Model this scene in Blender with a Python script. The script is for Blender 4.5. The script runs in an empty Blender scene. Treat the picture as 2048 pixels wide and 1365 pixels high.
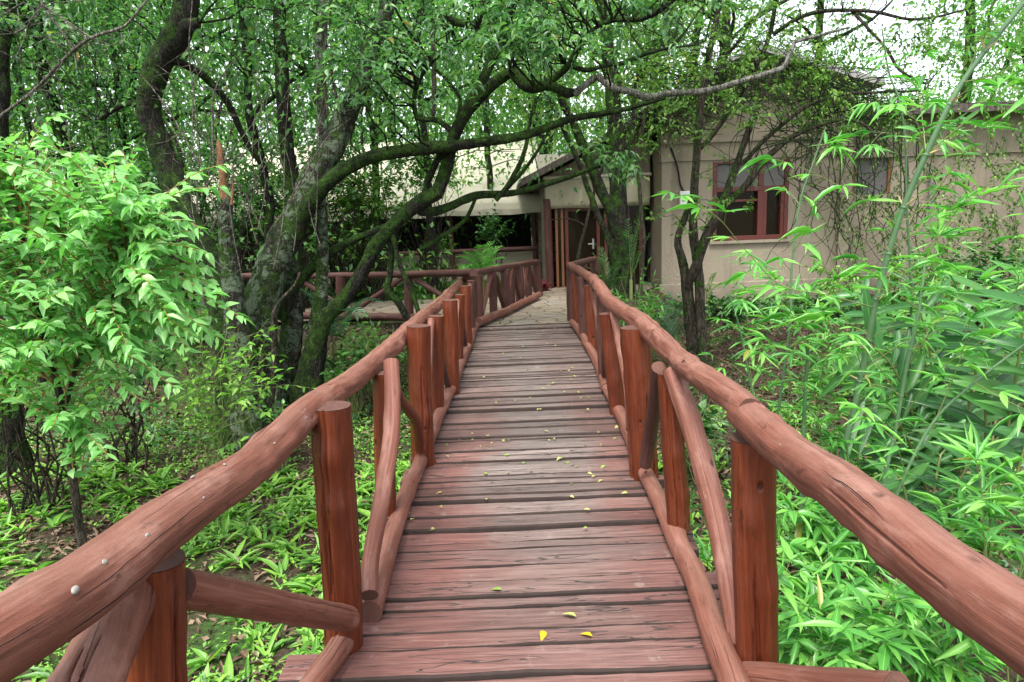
import bpy, math, random
import numpy as np
from mathutils import Vector, noise

scene = bpy.context.scene
COL = scene.collection
R = math.radians

# ------------------------------------------------------------------ camera, sky, sun, exposure
PITCH, ROLL, FPX = R(10.46), R(2.2), 1365.0
EYE = Vector((0, 0, 1.6))
cam_data = bpy.data.cameras.new('camera')
cam_data.sensor_width = 36.0
cam_data.lens = 24.0
cam_data.clip_start = 0.05
cam_data.clip_end = 800
camera = bpy.data.objects.new('camera', cam_data)
COL.objects.link(camera)
FWD = Vector((0, math.cos(PITCH), -math.sin(PITCH)))
UP0 = Vector((0, math.sin(PITCH), math.cos(PITCH)))
RC = Vector((1, 0, 0)) * math.cos(ROLL) - UP0 * math.sin(ROLL)
UC = Vector((1, 0, 0)) * math.sin(ROLL) + UP0 * math.cos(ROLL)
from mathutils import Matrix
m = Matrix((RC, UC, -FWD)).transposed().to_4x4()
m.translation = EYE
camera.matrix_world = m
scene.camera = camera

SUN_EL, SUN_AZ = R(62), R(200)
world = bpy.data.worlds.new('World')
scene.world = world
world.use_nodes = True
wt = world.node_tree
bg = wt.nodes['Background']
sky = wt.nodes.new('ShaderNodeTexSky')
sky.sky_type = 'NISHITA'
sky.sun_disc = False
sky.sun_elevation = SUN_EL
sky.sun_rotation = SUN_AZ
sky.air_density = 1.0
sky.dust_density = 3.0
hs = wt.nodes.new('ShaderNodeHueSaturation')      # thin white overcast in front of the blue
hs.inputs['Saturation'].default_value = 0.30
hs.inputs['Value'].default_value = 1.0
wt.links.new(sky.outputs[0], hs.inputs['Color'])
wt.links.new(hs.outputs[0], bg.inputs['Color'])
bg.inputs['Strength'].default_value = 0.15
sd = bpy.data.lights.new('sun', 'SUN')
sd.energy = 1.5
sd.angle = R(18)
sd.color = (1.0, 0.97, 0.92)
sun = bpy.data.objects.new('sun', sd)
COL.objects.link(sun)
sdir = Vector((math.sin(SUN_AZ) * math.cos(SUN_EL), math.cos(SUN_AZ) * math.cos(SUN_EL), math.sin(SUN_EL)))
sun.rotation_euler = sdir.to_track_quat('Z', 'Y').to_euler()
vs = scene.view_settings
vs.view_transform = 'Standard'
vs.look = 'None'
vs.gamma = 1
vs.exposure = 1.8
cy = scene.cycles
cy.max_bounces = 6
cy.diffuse_bounces = 4
cy.glossy_bounces = 2
cy.transmission_bounces = 3
cy.transparent_max_bounces = 4
cy.use_denoising = True

# ------------------------------------------------------------------ pixel of the photo -> point
def ray(px, py):
    return FWD + RC * ((px - 1024) / FPX) + UC * ((682.5 - py) / FPX)
def PY(px, py, y):
    d = ray(px, py); return EYE + d * (y / d.y)
def PX(px, py, x):
    d = ray(px, py); return EYE + d * (x / d.x)
def PZ(px, py, z):
    d = ray(px, py); return EYE + d * ((z - EYE.z) / d.z)

# ------------------------------------------------------------------ objects and properties
def tag(o, label=None, cat=None, group=None, kind=None):
    if label: o['label'] = label
    if cat: o['category'] = cat
    if group: o['group'] = group
    if kind: o['kind'] = kind
    return o
def thing(name, label, cat, loc=(0, 0, 0), group=None):
    o = bpy.data.objects.new(name, None)
    o.empty_display_size = 0.2
    COL.objects.link(o)
    o.location = loc
    return tag(o, label, cat, group)
def link(name, me, parent=None):
    o = bpy.data.objects.new(name, me)
    COL.objects.link(o)
    if parent is not None:
        o.parent = parent
        p = parent; off = Vector((0, 0, 0))
        while p is not None:
            off += p.location; p = p.parent
        o.location = -off                       # meshes are written in world coordinates
    return o

# ------------------------------------------------------------------ mesh collectors
class MB:
    def __init__(s):
        s.v = []; s.f = []; s.uv = []; s.mi = []; s.rnd = []
    def vert(s, p, r=0.5):
        s.v.append((p[0], p[1], p[2])); s.rnd.append(r); return len(s.v) - 1
    def face(s, idx, uvs=None, mi=0):
        s.f.append(tuple(idx)); s.mi.append(mi)
        s.uv.extend(uvs if uvs else [(s.v[i][0] + s.v[i][2] * .37, s.v[i][1] + s.v[i][2]) for i in idx])
    def build(s, name, mats, parent=None, smooth=False):
        me = bpy.data.meshes.new(name)
        me.from_pydata(s.v, [], s.f)
        uvl = me.uv_layers.new(name='UVMap')
        uvl.data.foreach_set('uv', np.array(s.uv, dtype=np.float32).ravel())
        at = me.attributes.new('rnd', 'FLOAT', 'POINT')
        at.data.foreach_set('value', np.array(s.rnd, dtype=np.float32))
        if not isinstance(mats, (list, tuple)): mats = [mats]
        for mm in mats: me.materials.append(mm)
        me.polygons.foreach_set('material_index', np.array(s.mi, dtype=np.int32))
        if smooth: me.polygons.foreach_set('use_smooth', np.ones(len(s.f), dtype=bool))
        me.update()
        return link(name, me, parent)
    def box(s, x0, x1, y0, y1, z0, z1, r=0.5, mi=0, jit=0.0):
        c = [(x0, y0, z0), (x1, y0, z0), (x1, y1, z0), (x0, y1, z0), (x0, y0, z1), (x1, y0, z1), (x1, y1, z1), (x0, y1, z1)]
        i = [s.vert((p[0] + random.uniform(-jit, jit), p[1] + random.uniform(-jit, jit), p[2]), r) for p in c]
        for q in ((3, 2, 1, 0), (4, 5, 6, 7), (0, 1, 5, 4), (1, 2, 6, 5), (2, 3, 7, 6), (3, 0, 4, 7)):
            a, b = ((0, 1) if q in ((3, 2, 1, 0), (4, 5, 6, 7)) else (0, 2) if q in ((0, 1, 5, 4), (2, 3, 7, 6)) else (1, 2))
            s.face([i[k] for k in q], [(c[k][a], c[k][b]) for k in q], mi)
    def prism(s, poly, d, r=0.5, mi=0):
        """polygon (list of 3D points) extruded by vector d"""
        d = Vector(d)
        a = [s.vert(p, r) for p in poly]; b = [s.vert(Vector(p) + d, r) for p in poly]
        n = len(poly)
        s.face(a[::-1], None, mi); s.face(b, None, mi)
        for k in range(n):
            s.face((a[k], a[(k + 1) % n], b[(k + 1) % n], b[k]), None, mi)

def crom(pts, rad, step):
    """Catmull-Rom resampling of a limb"""
    P = [Vector(p) for p in pts]; n = len(P)
    out = []; ro = []
    for i in range(n - 1):
        p0 = P[max(i - 1, 0)]; p1 = P[i]; p2 = P[i + 1]; p3 = P[min(i + 2, n - 1)]
        k = max(1, int((p2 - p1).length / step))
        for j in range(k):
            t = j / k; t2 = t * t; t3 = t2 * t
            out.append(.5 * ((2 * p1) + (p2 - p0) * t + (2 * p0 - 5 * p1 + 4 * p2 - p3) * t2 + (3 * p1 - p0 - 3 * p2 + p3) * t3))
            ro.append(rad[i] + (rad[i + 1] - rad[i]) * t)
    out.append(P[-1]); ro.append(rad[-1])
    return out, ro

def tube(mb, pts, rad, seg=10, step=0.12, rough=0.06, wob=0.0, seed=0, caps=True, flat=None, freq=6.0, knots=0, cap_mi=0, splits=0, split_w=.06, split_d=.30):
    if not isinstance(rad, (list, tuple)): rad = [rad] * len(pts)
    P, rr = crom(pts, rad, step)
    n = len(P)
    so = Vector((seed * 13.7 % 91, seed * 7.1 % 53, seed * 3.3 % 37))
    if wob:
        P = [p + noise.noise_vector(p * 2.3 + so) * wob for p in P]
    T = []
    for i in range(n):
        t = P[min(i + 1, n - 1)] - P[max(i - 1, 0)]
        T.append(t.normalized() if t.length > 1e-9 else Vector((0, 0, 1)))
    ref = Vector((0, 0, 1)) if abs(T[0].z) < .8 else Vector((0, 1, 0))
    N = (ref - T[0] * ref.dot(T[0])).normalized()
    base = len(mb.v); L = 0.0; Ls = []
    rs = random.Random(seed)
    kn = [(rs.uniform(.05, .95), rs.uniform(0, 6.283), rs.uniform(.6, 1.2)) for _ in range(knots)]
    sc0 = 0.0 if abs(T[0].z) < .8 else math.pi
    sl_ = [(sc0 + rs.uniform(-1.4, 1.4), rs.uniform(-.1, .7), rs.uniform(.25, .75), rs.uniform(.6, 1.0), rs.uniform(0, 50)) for _ in range(splits)]
    for i in range(n):
        if i: L += (P[i] - P[i - 1]).length
        Ls.append(L)
    tot = max(L, 1e-6)
    for i in range(n):
        N = (N - T[i] * N.dot(T[i])).normalized()
        B = T[i].cross(N)
        for k in range(seg):
            a = 2 * math.pi * k / seg
            dv = N * math.cos(a) + B * math.sin(a)
            r = rr[i]
            r *= 1 + rough * noise.noise(P[i] * freq + dv * 1.3 + so) + rough * .6 * noise.noise(P[i] * freq * 2.7 + dv * 2.2 + so)
            for (kt, ka, ks) in kn:
                da = (a - ka + math.pi) % (2 * math.pi) - math.pi
                dl = (kt * tot - Ls[i]) / (rr[i] + 1e-6)
                g = da * da * 3.0 + dl * dl * 1.8
                if g < 6: r += rr[i] * .16 * ks * math.exp(-g)
            for (sa, s0, sln, sd_, sp_) in sl_:
                tt = (Ls[i] / tot - s0) / sln
                if 0 < tt < 1:
                    mid = sa + .10 * noise.noise(Vector((Ls[i] * 3.0, sp_, 0))) + .035 * noise.noise(Vector((Ls[i] * 13.0, sp_, 5)))
                    da = abs((a - mid + math.pi) % (2 * math.pi) - math.pi)
                    w_ = split_w * (math.sin(tt * math.pi) ** .5)
                    if da < w_: r -= rr[i] * split_d * sd_ * (1 - (da / w_) ** 2)
            mb.vert(P[i] + dv * r, 0.5)
    for i in range(n - 1):
        for k in range(seg):
            k2 = (k + 1) % seg
            a = base + i * seg + k; b = base + i * seg + k2
            c = b + seg; d = a + seg
            w = 2 * math.pi * rr[i]
            u0, u1 = Ls[i], Ls[i + 1]; v0, v1 = k / seg * w, (k + 1) / seg * w
            mb.face((a, b, c, d), [(u0, v0), (u0, v1), (u1, v1), (u1, v0)])
    if caps:
        for end, i0, sg in ((0, base, -1), (n - 1, base + (n - 1) * seg, 1)):
            c = mb.vert(P[end] + T[end] * sg * rr[end] * .04)
            ring = [mb.vert(Vector(mb.v[i0 + k]) + T[end] * sg * .0015) for k in range(seg)]
            for k in range(seg):
                a = ring[k]; b = ring[(k + 1) % seg]
                q = (c, a, b) if sg > 0 else (c, b, a)
                an = 2 * math.pi * k / seg
                mb.face(q, [(0, 0), (rr[end] * math.cos(an), rr[end] * math.sin(an)), (rr[end] * math.cos(an + .6), rr[end] * math.sin(an + .6))], cap_mi)
    return P, rr

class Leaves:
    def __init__(s):
        s.P = []; s.D = []; s.N = []; s.L = []; s.W = []; s.R = []
    def add(s, P, D, N, L, W, Rn=None):
        P = np.atleast_2d(np.asarray(P, float)); n = len(P)
        s.P.append(P); s.D.append(np.broadcast_to(np.asarray(D, float), (n, 3))); s.N.append(np.broadcast_to(np.asarray(N, float), (n, 3)))
        s.L.append(np.broadcast_to(np.asarray(L, float), (n,))); s.W.append(np.broadcast_to(np.asarray(W, float), (n,)))
        s.R.append(np.random.rand(n) if Rn is None else np.broadcast_to(np.asarray(Rn, float), (n,)))
    def count(s): return sum(len(p) for p in s.P)
    def build(s, name, mat, parent=None, near=False, fold=.22, curl=.22, shape='ovate'):
        P = np.concatenate(s.P); D = np.concatenate(s.D); N = np.concatenate(s.N)
        L = np.concatenate(s.L)[:, None, None]; W = np.concatenate(s.W)[:, None, None]; Rn = np.concatenate(s.R)
        n = len(P)
        D = D / (np.linalg.norm(D, axis=1, keepdims=True) + 1e-9)
        S = np.cross(D, N); S /= (np.linalg.norm(S, axis=1, keepdims=True) + 1e-9)
        N = np.cross(S, D)
        if near:
            if shape == 'ovate': us = [0, .08, .28, .52, .8, 1]; ws = [0, .2, .5, .46, .2, 0]
            elif shape == 'lance': us = [0, .06, .25, .55, .82, 1]; ws = [0, .2, .46, .45, .22, 0]
            else: us = [0, .1, .35, .6, .85, 1]; ws = [.25, .4, .5, .46, .26, 0]
            vt = []; fc = []
            vt.append((0, 0, 0))
            for u, w in zip(us[1:-1], ws[1:-1]):
                vt += [(u, 0, -curl * u * u), (u, w, -curl * u * u + fold * w), (u, -w, -curl * u * u + fold * w)]
            vt.append((1, 0, -curl))
            k = len(us) - 2
            fc += [(0, 2, 1), (0, 1, 3)]
            for j in range(k - 1):
                a = 1 + 3 * j; b = a + 3
                fc += [(a, a + 1, b + 1, b), (a + 2, a, b, b + 2)]
            a = 1 + 3 * (k - 1); t = len(vt) - 1
            fc += [(a, a + 1, t), (a + 2, a, t)]
        else:
            vt = [(0, 0, 0), (.42, .5, fold * .5), (1, 0, -curl), (.42, -.5, fold * .5)]
            fc = [(0, 1, 2), (0, 2, 3)]
        vt = np.array(vt, float); nv = len(vt)
        rr_ = np.random.default_rng(n)
        CV = np.clip(rr_.normal(1.0, .55, n), -.4, 2.6)[:, None, None]; FV = rr_.uniform(.5, 1.3, n)[:, None, None]
        V = P[:, None, :] + D[:, None, :] * (vt[None, :, 0:1] * L) + S[:, None, :] * (vt[None, :, 1:2] * W * FV) + N[:, None, :] * (vt[None, :, 2:3] * L * CV) + S[:, None, :] * (vt[None, :, 0:1] ** 2 * L * (CV - 1) * .16)
        V = V.reshape(-1, 3).astype(np.float32)
        sizes = np.array([len(f) for f in fc], np.int32)
        li = np.array([i for f in fc for i in f], np.int32)
        loops = (li[None, :] + (np.arange(n, dtype=np.int32) * nv)[:, None]).ravel()
        starts1 = np.concatenate([[0], np.cumsum(sizes)[:-1]]).astype(np.int32)
        starts = (starts1[None, :] + (np.arange(n, dtype=np.int32) * int(sizes.sum()))[:, None]).ravel()
        me = bpy.data.meshes.new(name)
        me.vertices.add(len(V)); me.vertices.foreach_set('co', V.ravel())
        me.loops.add(len(loops)); me.loops.foreach_set('vertex_index', loops)
        me.polygons.add(len(starts)); me.polygons.foreach_set('loop_start', starts.astype(np.int32))
        me.polygons.foreach_set('use_smooth', np.ones(len(starts), dtype=bool))
        at = me.attributes.new('rnd', 'FLOAT', 'POINT'); at.data.foreach_set('value', np.repeat(Rn, nv).astype(np.float32))
        a2 = me.attributes.new('across', 'FLOAT', 'POINT'); a2.data.foreach_set('value', np.tile(np.abs(vt[:, 1]) * 2, n).astype(np.float32))
        me.materials.append(mat)
        me.update(calc_edges=True); me.validate()
        return link(name, me, parent)

def unit(rng, n=1):
    v = rng.normal(size=(n, 3)); return v / np.linalg.norm(v, axis=1, keepdims=True)

# ------------------------------------------------------------------ materials
def newmat(name):
    mt = bpy.data.materials.new(name); mt.use_nodes = True
    nt = mt.node_tree; nt.nodes.clear()
    out = nt.nodes.new('ShaderNodeOutputMaterial')
    return mt, nt, out
class NT:
    def __init__(s, name):
        s.m, s.t, s.out = newmat(name)
    def n(s, typ, **kw):
        nd = s.t.nodes.new('ShaderNode' + typ)
        for k, v in kw.items():
            if k in nd.inputs: nd.inputs[k].default_value = v
            else: setattr(nd, k, v)
        return nd
    def l(s, a, b): s.t.links.new(a, b)
    def coord(s, kind='Object', scale=(1, 1, 1)):
        c = s.n('TexCoord'); mp = s.n('Mapping'); mp.inputs['Scale'].default_value = scale
        s.l(c.outputs[kind], mp.inputs['Vector']); return mp.outputs[0]
    def randoff(s, vec):
        oi = s.n('ObjectInfo'); ad = s.n('VectorMath', operation='MULTIPLY_ADD')
        cb = s.n('CombineXYZ'); s.l(oi.outputs['Random'], cb.inputs[0]); s.l(oi.outputs['Random'], cb.inputs[1]); s.l(oi.outputs['Random'], cb.inputs[2])
        s.l(cb.outputs[0], ad.inputs[0]); ad.inputs[1].default_value = (37.0, 91.0, 53.0); s.l(vec, ad.inputs[2]); return ad.outputs[0]
    def noise(s, vec, scale, detail=4, rough=.55, dist=0.0):
        nd = s.n('TexNoise'); nd.inputs['Scale'].default_value = scale; nd.inputs['Detail'].default_value = detail
        nd.inputs['Roughness'].default_value = rough; nd.inputs['Distortion'].default_value = dist
        s.l(vec, nd.inputs['Vector']); return nd.outputs[0]
    def ramp(s, fac, stops, interp='LINEAR'):
        rp = s.n('ValToRGB'); cr = rp.color_ramp; cr.interpolation = interp
        while len(cr.elements) > 1: cr.elements.remove(cr.elements[0])
        cr.elements[0].position = stops[0][0]; cr.elements[0].color = (*stops[0][1], 1) if len(stops[0][1]) == 3 else stops[0][1]
        for p, c in stops[1:]:
            e = cr.elements.new(p); e.color = (*c, 1) if len(c) == 3 else c
        s.l(fac, rp.inputs[0]); return rp.outputs[0]
    def band(s, fac, lo, hi):
        mr = s.n('MapRange'); mr.interpolation_type = 'SMOOTHSTEP'
        mr.inputs['From Min'].default_value = lo; mr.inputs['From Max'].default_value = hi
        s.l(fac, mr.inputs['Value']); return mr.outputs[0]
    def math(s, op, a, b=None, clamp=False):
        nd = s.n('Math', operation=op, use_clamp=clamp)
        for i, x in enumerate((a, b)):
            if x is None: continue
            if isinstance(x, (int, float)): nd.inputs[i].default_value = x
            else: s.l(x, nd.inputs[i])
        return nd.outputs[0]
    def mix(s, fac, a, b, blend='MIX'):
        nd = s.n('MixRGB', blend_type=blend)
        for i, x in enumerate((fac, a, b)):
            if isinstance(x, (int, float)): nd.inputs[i].default_value = x
            elif isinstance(x, tuple): nd.inputs[i].default_value = (*x, 1) if len(x) == 3 else x
            else: s.l(x, nd.inputs[i])
        return nd.outputs[0]
    def principled(s, col, rough=.6, bump=None, bstr=.3, bdist=.02, spec=.5):
        b = s.n('BsdfPrincipled')
        if isinstance(col, tuple): b.inputs['Base Color'].default_value = (*col, 1)
        else: s.l(col, b.inputs['Base Color'])
        if isinstance(rough, (int, float)): b.inputs['Roughness'].default_value = rough
        else: s.l(rough, b.inputs['Roughness'])
        b.inputs['Specular IOR Level'].default_value = spec
        if bump is not None:
            bp = s.n('Bump'); bp.inputs['Strength'].default_value = bstr; bp.inputs['Distance'].default_value = bdist
            s.l(bump, bp.inputs['Height']); s.l(bp.outputs[0], b.inputs['Normal'])
        s.l(b.outputs[0], s.out.inputs['Surface']); return b

def wood_mat(name, c_dark, c_mid, c_light, wear=.35, rough=.5):
    k = NT(name)
    uv = k.randoff(k.coord('UV'))
    sp = k.n('SeparateXYZ'); k.l(uv, sp.inputs[0])
    def aniso(a, b):
        mp = k.n('Mapping'); mp.inputs['Scale'].default_value = (a, b, 1); k.l(uv, mp.inputs['Vector']); return mp.outputs[0]
    g = k.noise(aniso(2.4, 70), 1.0, 6, .72, .3)
    g2 = k.noise(aniso(.8, 16), 1.0, 4, .6, .4)
    blotch = k.noise(aniso(4, 9), 1.0, 6, .68)
    fine = k.noise(aniso(14, 60), 1.0, 4, .75)
    # drying cracks: thin lines that follow the length of the log, wander a little and stop
    def cracks(freq, wob, width, lo):
        w = k.math('ADD', k.math('MULTIPLY', sp.outputs[1], freq), k.math('MULTIPLY', k.noise(aniso(1.6, .6), 1.0, 4, .6), wob))
        fr = k.math('ABSOLUTE', k.math('SUBTRACT', k.math('FRACT', w), .5))
        ln = k.math('SUBTRACT', 1.0, k.band(fr, width * .25, width))
        return k.math('MULTIPLY', ln, k.band(k.noise(aniso(1.5, 7.5), 1.0, 3, .5), lo, lo + .05))
    c1 = cracks(9.0, .8, .013, .55)
    c2 = cracks(23.0, 1.1, .024, .56)
    crack = k.math('MAXIMUM', c1, k.math('MULTIPLY', c2, .8))
    col = k.ramp(k.math('ADD', k.math('MULTIPLY', g, .55), k.math('MULTIPLY', g2, .45)), [(.30, c_dark), (.5, c_mid), (.68, c_light)])
    col = k.mix(k.math('MULTIPLY', k.band(blotch, .52, .70), wear), col, tuple(min(1, c * 1.2 + .05) for c in c_light))
    col = k.mix(k.math('MULTIPLY', k.band(k.noise(aniso(9, 26), 1.0, 5, .75), .58, .70), .7), col, tuple(c * .40 for c in c_dark))
    col = k.mix(k.math('MULTIPLY', k.band(fine, .66, .74), wear * 1.2), col, (.36, .26, .21))
    ge = k.n('NewGeometry'); sn = k.n('SeparateXYZ'); k.l(ge.outputs['Normal'], sn.inputs[0])
    topw = k.math('MULTIPLY', k.band(k.math('ADD', sn.outputs[2], k.math('MULTIPLY', k.math('SUBTRACT', blotch, .5), 1.6)), .5, 1.05), wear * .75)
    col = k.mix(topw, col, k.mix(fine, (.15, .075, .055), (.29, .17, .13)))
    vo = k.n('TexVoronoi'); vo.inputs['Scale'].default_value = 1.0; k.l(aniso(5.0, 9.0), vo.inputs['Vector'])
    knot = k.math('MULTIPLY', k.math('SUBTRACT', 1.0, k.band(vo.outputs['Distance'], .04, .12)), k.band(k.noise(uv, 1.7, 1), .42, .46))
    col = k.mix(k.math('MULTIPLY', knot, .8), col, tuple(c * .30 for c in c_dark))
    col = k.mix(crack, col, (.010, .006, .005))
    h = k.math('SUBTRACT', k.math('ADD', k.math('MULTIPLY', g, .5), k.math('MULTIPLY', blotch, .5)), k.math('ADD', k.math('MULTIPLY', crack, 1.6), k.math('MULTIPLY', knot, .6)))
    ro = k.math('ADD', k.math('MULTIPLY', fine, .35), rough - .17)
    k.principled(col, ro, h, .8, .012, .3)
    return k.m
M = {}
M['rail'] = wood_mat('weathered red-brown rail', (.065, .021, .013), (.145, .050, .032), (.23, .104, .074), .45, .60)
M['post'] = wood_mat('varnished red-brown post', (.036, .006, .002), (.092, .018, .006), (.165, .040, .013), .16, .42)
M['dark_rail'] = wood_mat('old dark red rail', (.035, .012, .010), (.062, .022, .017), (.10, .042, .033), .3, .55)
k = NT('end grain')
vec = k.coord('UV')
w = k.n('TexWave'); w.wave_type = 'RINGS'; w.rings_direction = 'Z'; w.inputs['Scale'].default_value = 28; w.inputs['Distortion'].default_value = 3; k.l(vec, w.inputs['Vector'])
k.principled(k.mix(k.noise(vec, 60, 5, .7), (.05, .018, .011), k.mix(k.math('MULTIPLY', w.outputs[1], .35), (.12, .045, .028), (.19, .09, .06))), .8, k.noise(vec, 70, 5, .7), .7, .008)
M['end'] = k.m

k = NT('deck planks')
uv = k.coord('UV')
at = k.n('Attribute', attribute_name='rnd')
mp = k.n('Mapping'); mp.inputs['Scale'].default_value = (2.2, 60, 1); k.l(uv, mp.inputs['Vector'])
g = k.noise(mp.outputs[0], 1.0, 6, .7, .3)
mp2 = k.n('Mapping'); mp2.inputs['Scale'].default_value = (1.3, 16, 1); k.l(uv, mp2.inputs['Vector'])
cr = k.noise(mp2.outputs[0], 1.0, 3, .5, .4)
crack = k.math('SUBTRACT', 1.0, k.band(k.math('ABSOLUTE', k.math('SUBTRACT', cr, .5)), .001, .009))
crack = k.math('MULTIPLY', crack, k.band(k.noise(uv, 1.9, 2), .40, .50))
mp3 = k.n('Mapping'); mp3.inputs['Scale'].default_value = (5, 110, 1); k.l(uv, mp3.inputs['Vector'])
g3 = k.noise(mp3.outputs[0], 1.0, 5, .75)
g = k.math('ADD', k.math('MULTIPLY', g, .55), k.math('MULTIPLY', g3, .45))
obj = k.coord('Object')
sp = k.n('SeparateXYZ'); k.l(obj, sp.inputs[0])
wx = k.math('ABSOLUTE', k.math('SUBTRACT', sp.outputs[0], .14))
wn = k.noise(obj, 2.2, 5, .65)
worn = k.math('SUBTRACT', 1.0, k.band(k.math('ADD', wx, k.math('MULTIPLY', k.math('SUBTRACT', wn, .5), .9)), .12, .55))
worn = k.math('MULTIPLY', worn, k.band(sp.outputs[1], 1.2, 4.0))
worn = k.math('MAXIMUM', worn, k.math('MULTIPLY', k.band(sp.outputs[1], 3.2, 6.5), .75))
red = k.ramp(g, [(.33, (.040, .015, .012)), (.5, (.110, .044, .035)), (.66, (.18, .093, .077))])
grey = k.ramp(g, [(.33, (.036, .027, .024)), (.5, (.118, .095, .084)), (.66, (.21, .18, .16))])
col = k.mix(k.math('MULTIPLY', worn, .92), red, grey)
br = k.math('ADD', k.math('MULTIPLY', at.outputs['Fac'], 1.1), .42)
cmb = k.n('CombineXYZ'); [k.l(br, cmb.inputs[i]) for i in range(3)]
col = k.mix(1.0, col, cmb.outputs[0], 'MULTIPLY')
col = k.mix(k.math('MULTIPLY', k.band(k.noise(obj, 11, 5, .7), .58, .74), .5), col, (.23, .19, .165))
col = k.mix(k.math('MULTIPLY', k.band(k.noise(obj, 5, 4, .7), .6, .72), .5), col, (.05, .028, .024))
col = k.mix(crack, col, (.016, .011, .009))
h = k.math('SUBTRACT', k.math('MULTIPLY', g, .6), k.math('MULTIPLY', crack, 1.5))
k.principled(col, .66, h, .6, .01)
M['deck'] = k.m

k = NT('plank side gap shade'); v = k.coord('Object')
k.principled(k.mix(k.noise(v, 20, 4), (.014, .009, .007), (.045, .026, .02)), .9, None)  # gap shade, with dirt, painted into the colour of the board sides
M['plank_side'] = k.m

def bark_mat(name, c1, c2, moss, lichen, mosscol=(.020, .048, .005)):
    k = NT(name)
    v = k.coord('Object')
    mp = k.n('Mapping'); mp.inputs['Scale'].default_value = (1, 1, .22); k.l(v, mp.inputs['Vector'])
    g = k.noise(mp.outputs[0], 30, 7, .72, .6)
    ridge = k.math('ABSOLUTE', k.math('SUBTRACT', k.noise(mp.outputs[0], 17, 4, .6, 1.2), .5))
    big = k.noise(v, 2.6, 6, .7, .4)
    col = k.mix(k.band(g, .3, .7), c1, c2)
    col = k.mix(k.math('SUBTRACT', 1.0, k.band(ridge, .0, .06)), col, tuple(c * .4 for c in c1))
    ge = k.n('NewGeometry'); sn = k.n('SeparateXYZ'); k.l(ge.outputs['Normal'], sn.inputs[0])
    side = k.math('ADD', k.math('MULTIPLY', sn.outputs[2], .10), k.math('MULTIPLY', sn.outputs[0], -.07))
    mm = k.band(k.math('ADD', k.math('ADD', big, side), k.math('MULTIPLY', k.noise(v, 26, 4), .25)), .80 - moss * .5, .92 - moss * .5)
    mc = k.mix(k.band(k.noise(v, 9, 6, .75), .35, .65), tuple(c * .35 for c in mosscol), tuple(c * 2.4 for c in mosscol))
    col = k.mix(k.math('MULTIPLY', mm, .9), col, mc)
    vo = k.noise(v, 6.5, 8, .74, .8)
    ll = k.band(vo, .72 - lichen * .24, .745 - lichen * .24)
    lc = k.mix(k.noise(v, 50, 3), (.10, .155, .09), (.24, .29, .20))
    col = k.mix(k.math('MULTIPLY', ll, .85), col, lc)
    h = k.math('ADD', k.math('ADD', k.math('MULTIPLY', g, .8), k.math('MULTIPLY', k.band(ridge, 0, .1), .5)), k.math('ADD', k.math('MULTIPLY', mm, .4), k.math('MULTIPLY', k.noise(v, 48, 5, .7), .7)))
    k.principled(col, .9, h, 1.0, .06, .2)
    return k.m
M['bark_moss'] = bark_mat('mossy bark', (.014, .012, .009), (.060, .052, .040), .58, .20)
M['bark_lichen'] = bark_mat('lichen bark', (.025, .022, .017), (.095, .085, .068), .50, .86)
M['bark_dark'] = bark_mat('dark bark', (.012, .010, .008), (.052, .045, .036), .45, .16)
M['bark_pale'] = bark_mat('pale grey bark', (.15, .14, .115), (.36, .345, .30), .05, .7)
M['bark_brown'] = bark_mat('brown bark', (.055, .042, .030), (.13, .105, .08), .35, .18)
M['twig'] = bark_mat('dry twig', (.15, .13, .105), (.32, .29, .24), .0, .2)

def leaf_mat(name, c_a, c_b, c_c, trans=.4, rough=.42, spec=.4, tmul=(.92, 1.25, .55)):
    k = NT(name)
    at = k.n('Attribute', attribute_name='rnd')
    ac = k.n('Attribute', attribute_name='across')
    col = k.ramp(at.outputs['Fac'], [(.0, c_a), (.5, c_b), (.93, c_c), (.985, c_c), (1.0, (.30, .22, .04))])
    col = k.mix(k.math('MULTIPLY', k.band(ac.outputs['Fac'], .10, .0), .45), col, tuple(min(1, c * 1.7 + .02) for c in c_c))
    b = k.n('BsdfPrincipled'); k.l(col, b.inputs['Base Color'])
    b.inputs['Roughness'].default_value = rough; b.inputs['Specular IOR Level'].default_value = spec
    tr = k.n('BsdfTranslucent'); k.l(k.mix(1.0, col, tmul, 'MULTIPLY'), tr.inputs['Color'])
    mx = k.n('MixShader'); mx.inputs[0].default_value = trans
    k.l(b.outputs[0], mx.inputs[1]); k.l(tr.outputs[0], mx.inputs[2]); k.l(mx.outputs[0], k.out.inputs['Surface'])
    return k.m
M['leaf_shrub'] = leaf_mat('bright shrub leaf', (.115, .31, .080), (.19, .44, .125), (.30, .56, .19), .43, .38, .5)
M['leaf_bamboo'] = leaf_mat('bamboo leaf', (.050, .20, .036), (.10, .335, .055), (.21, .47, .09), .40, .36, .5)
M['leaf_canopy'] = leaf_mat('canopy leaf', (.045, .12, .05), (.085, .21, .080), (.18, .33, .105), .45, .36, .5)
M['leaf_warm'] = leaf_mat('warm green canopy leaf', (.048, .12, .026), (.095, .20, .038), (.19, .30, .06), .48, .42, .4)
M['leaf_wood'] = leaf_mat('woodland leaf', (.042, .12, .050), (.080, .205, .070), (.17, .32, .10), .52, .42, .45)
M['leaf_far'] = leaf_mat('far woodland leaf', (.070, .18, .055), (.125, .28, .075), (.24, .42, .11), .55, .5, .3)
M['leaf_ginger'] = leaf_mat('broad glossy leaf', (.020, .095, .022), (.040, .155, .030), (.085, .24, .045), .25, .36, .45)
M['leaf_ground'] = leaf_mat('ground herb leaf', (.07, .19, .03), (.14, .33, .045), (.25, .46, .07), .35, .42, .5)
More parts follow.
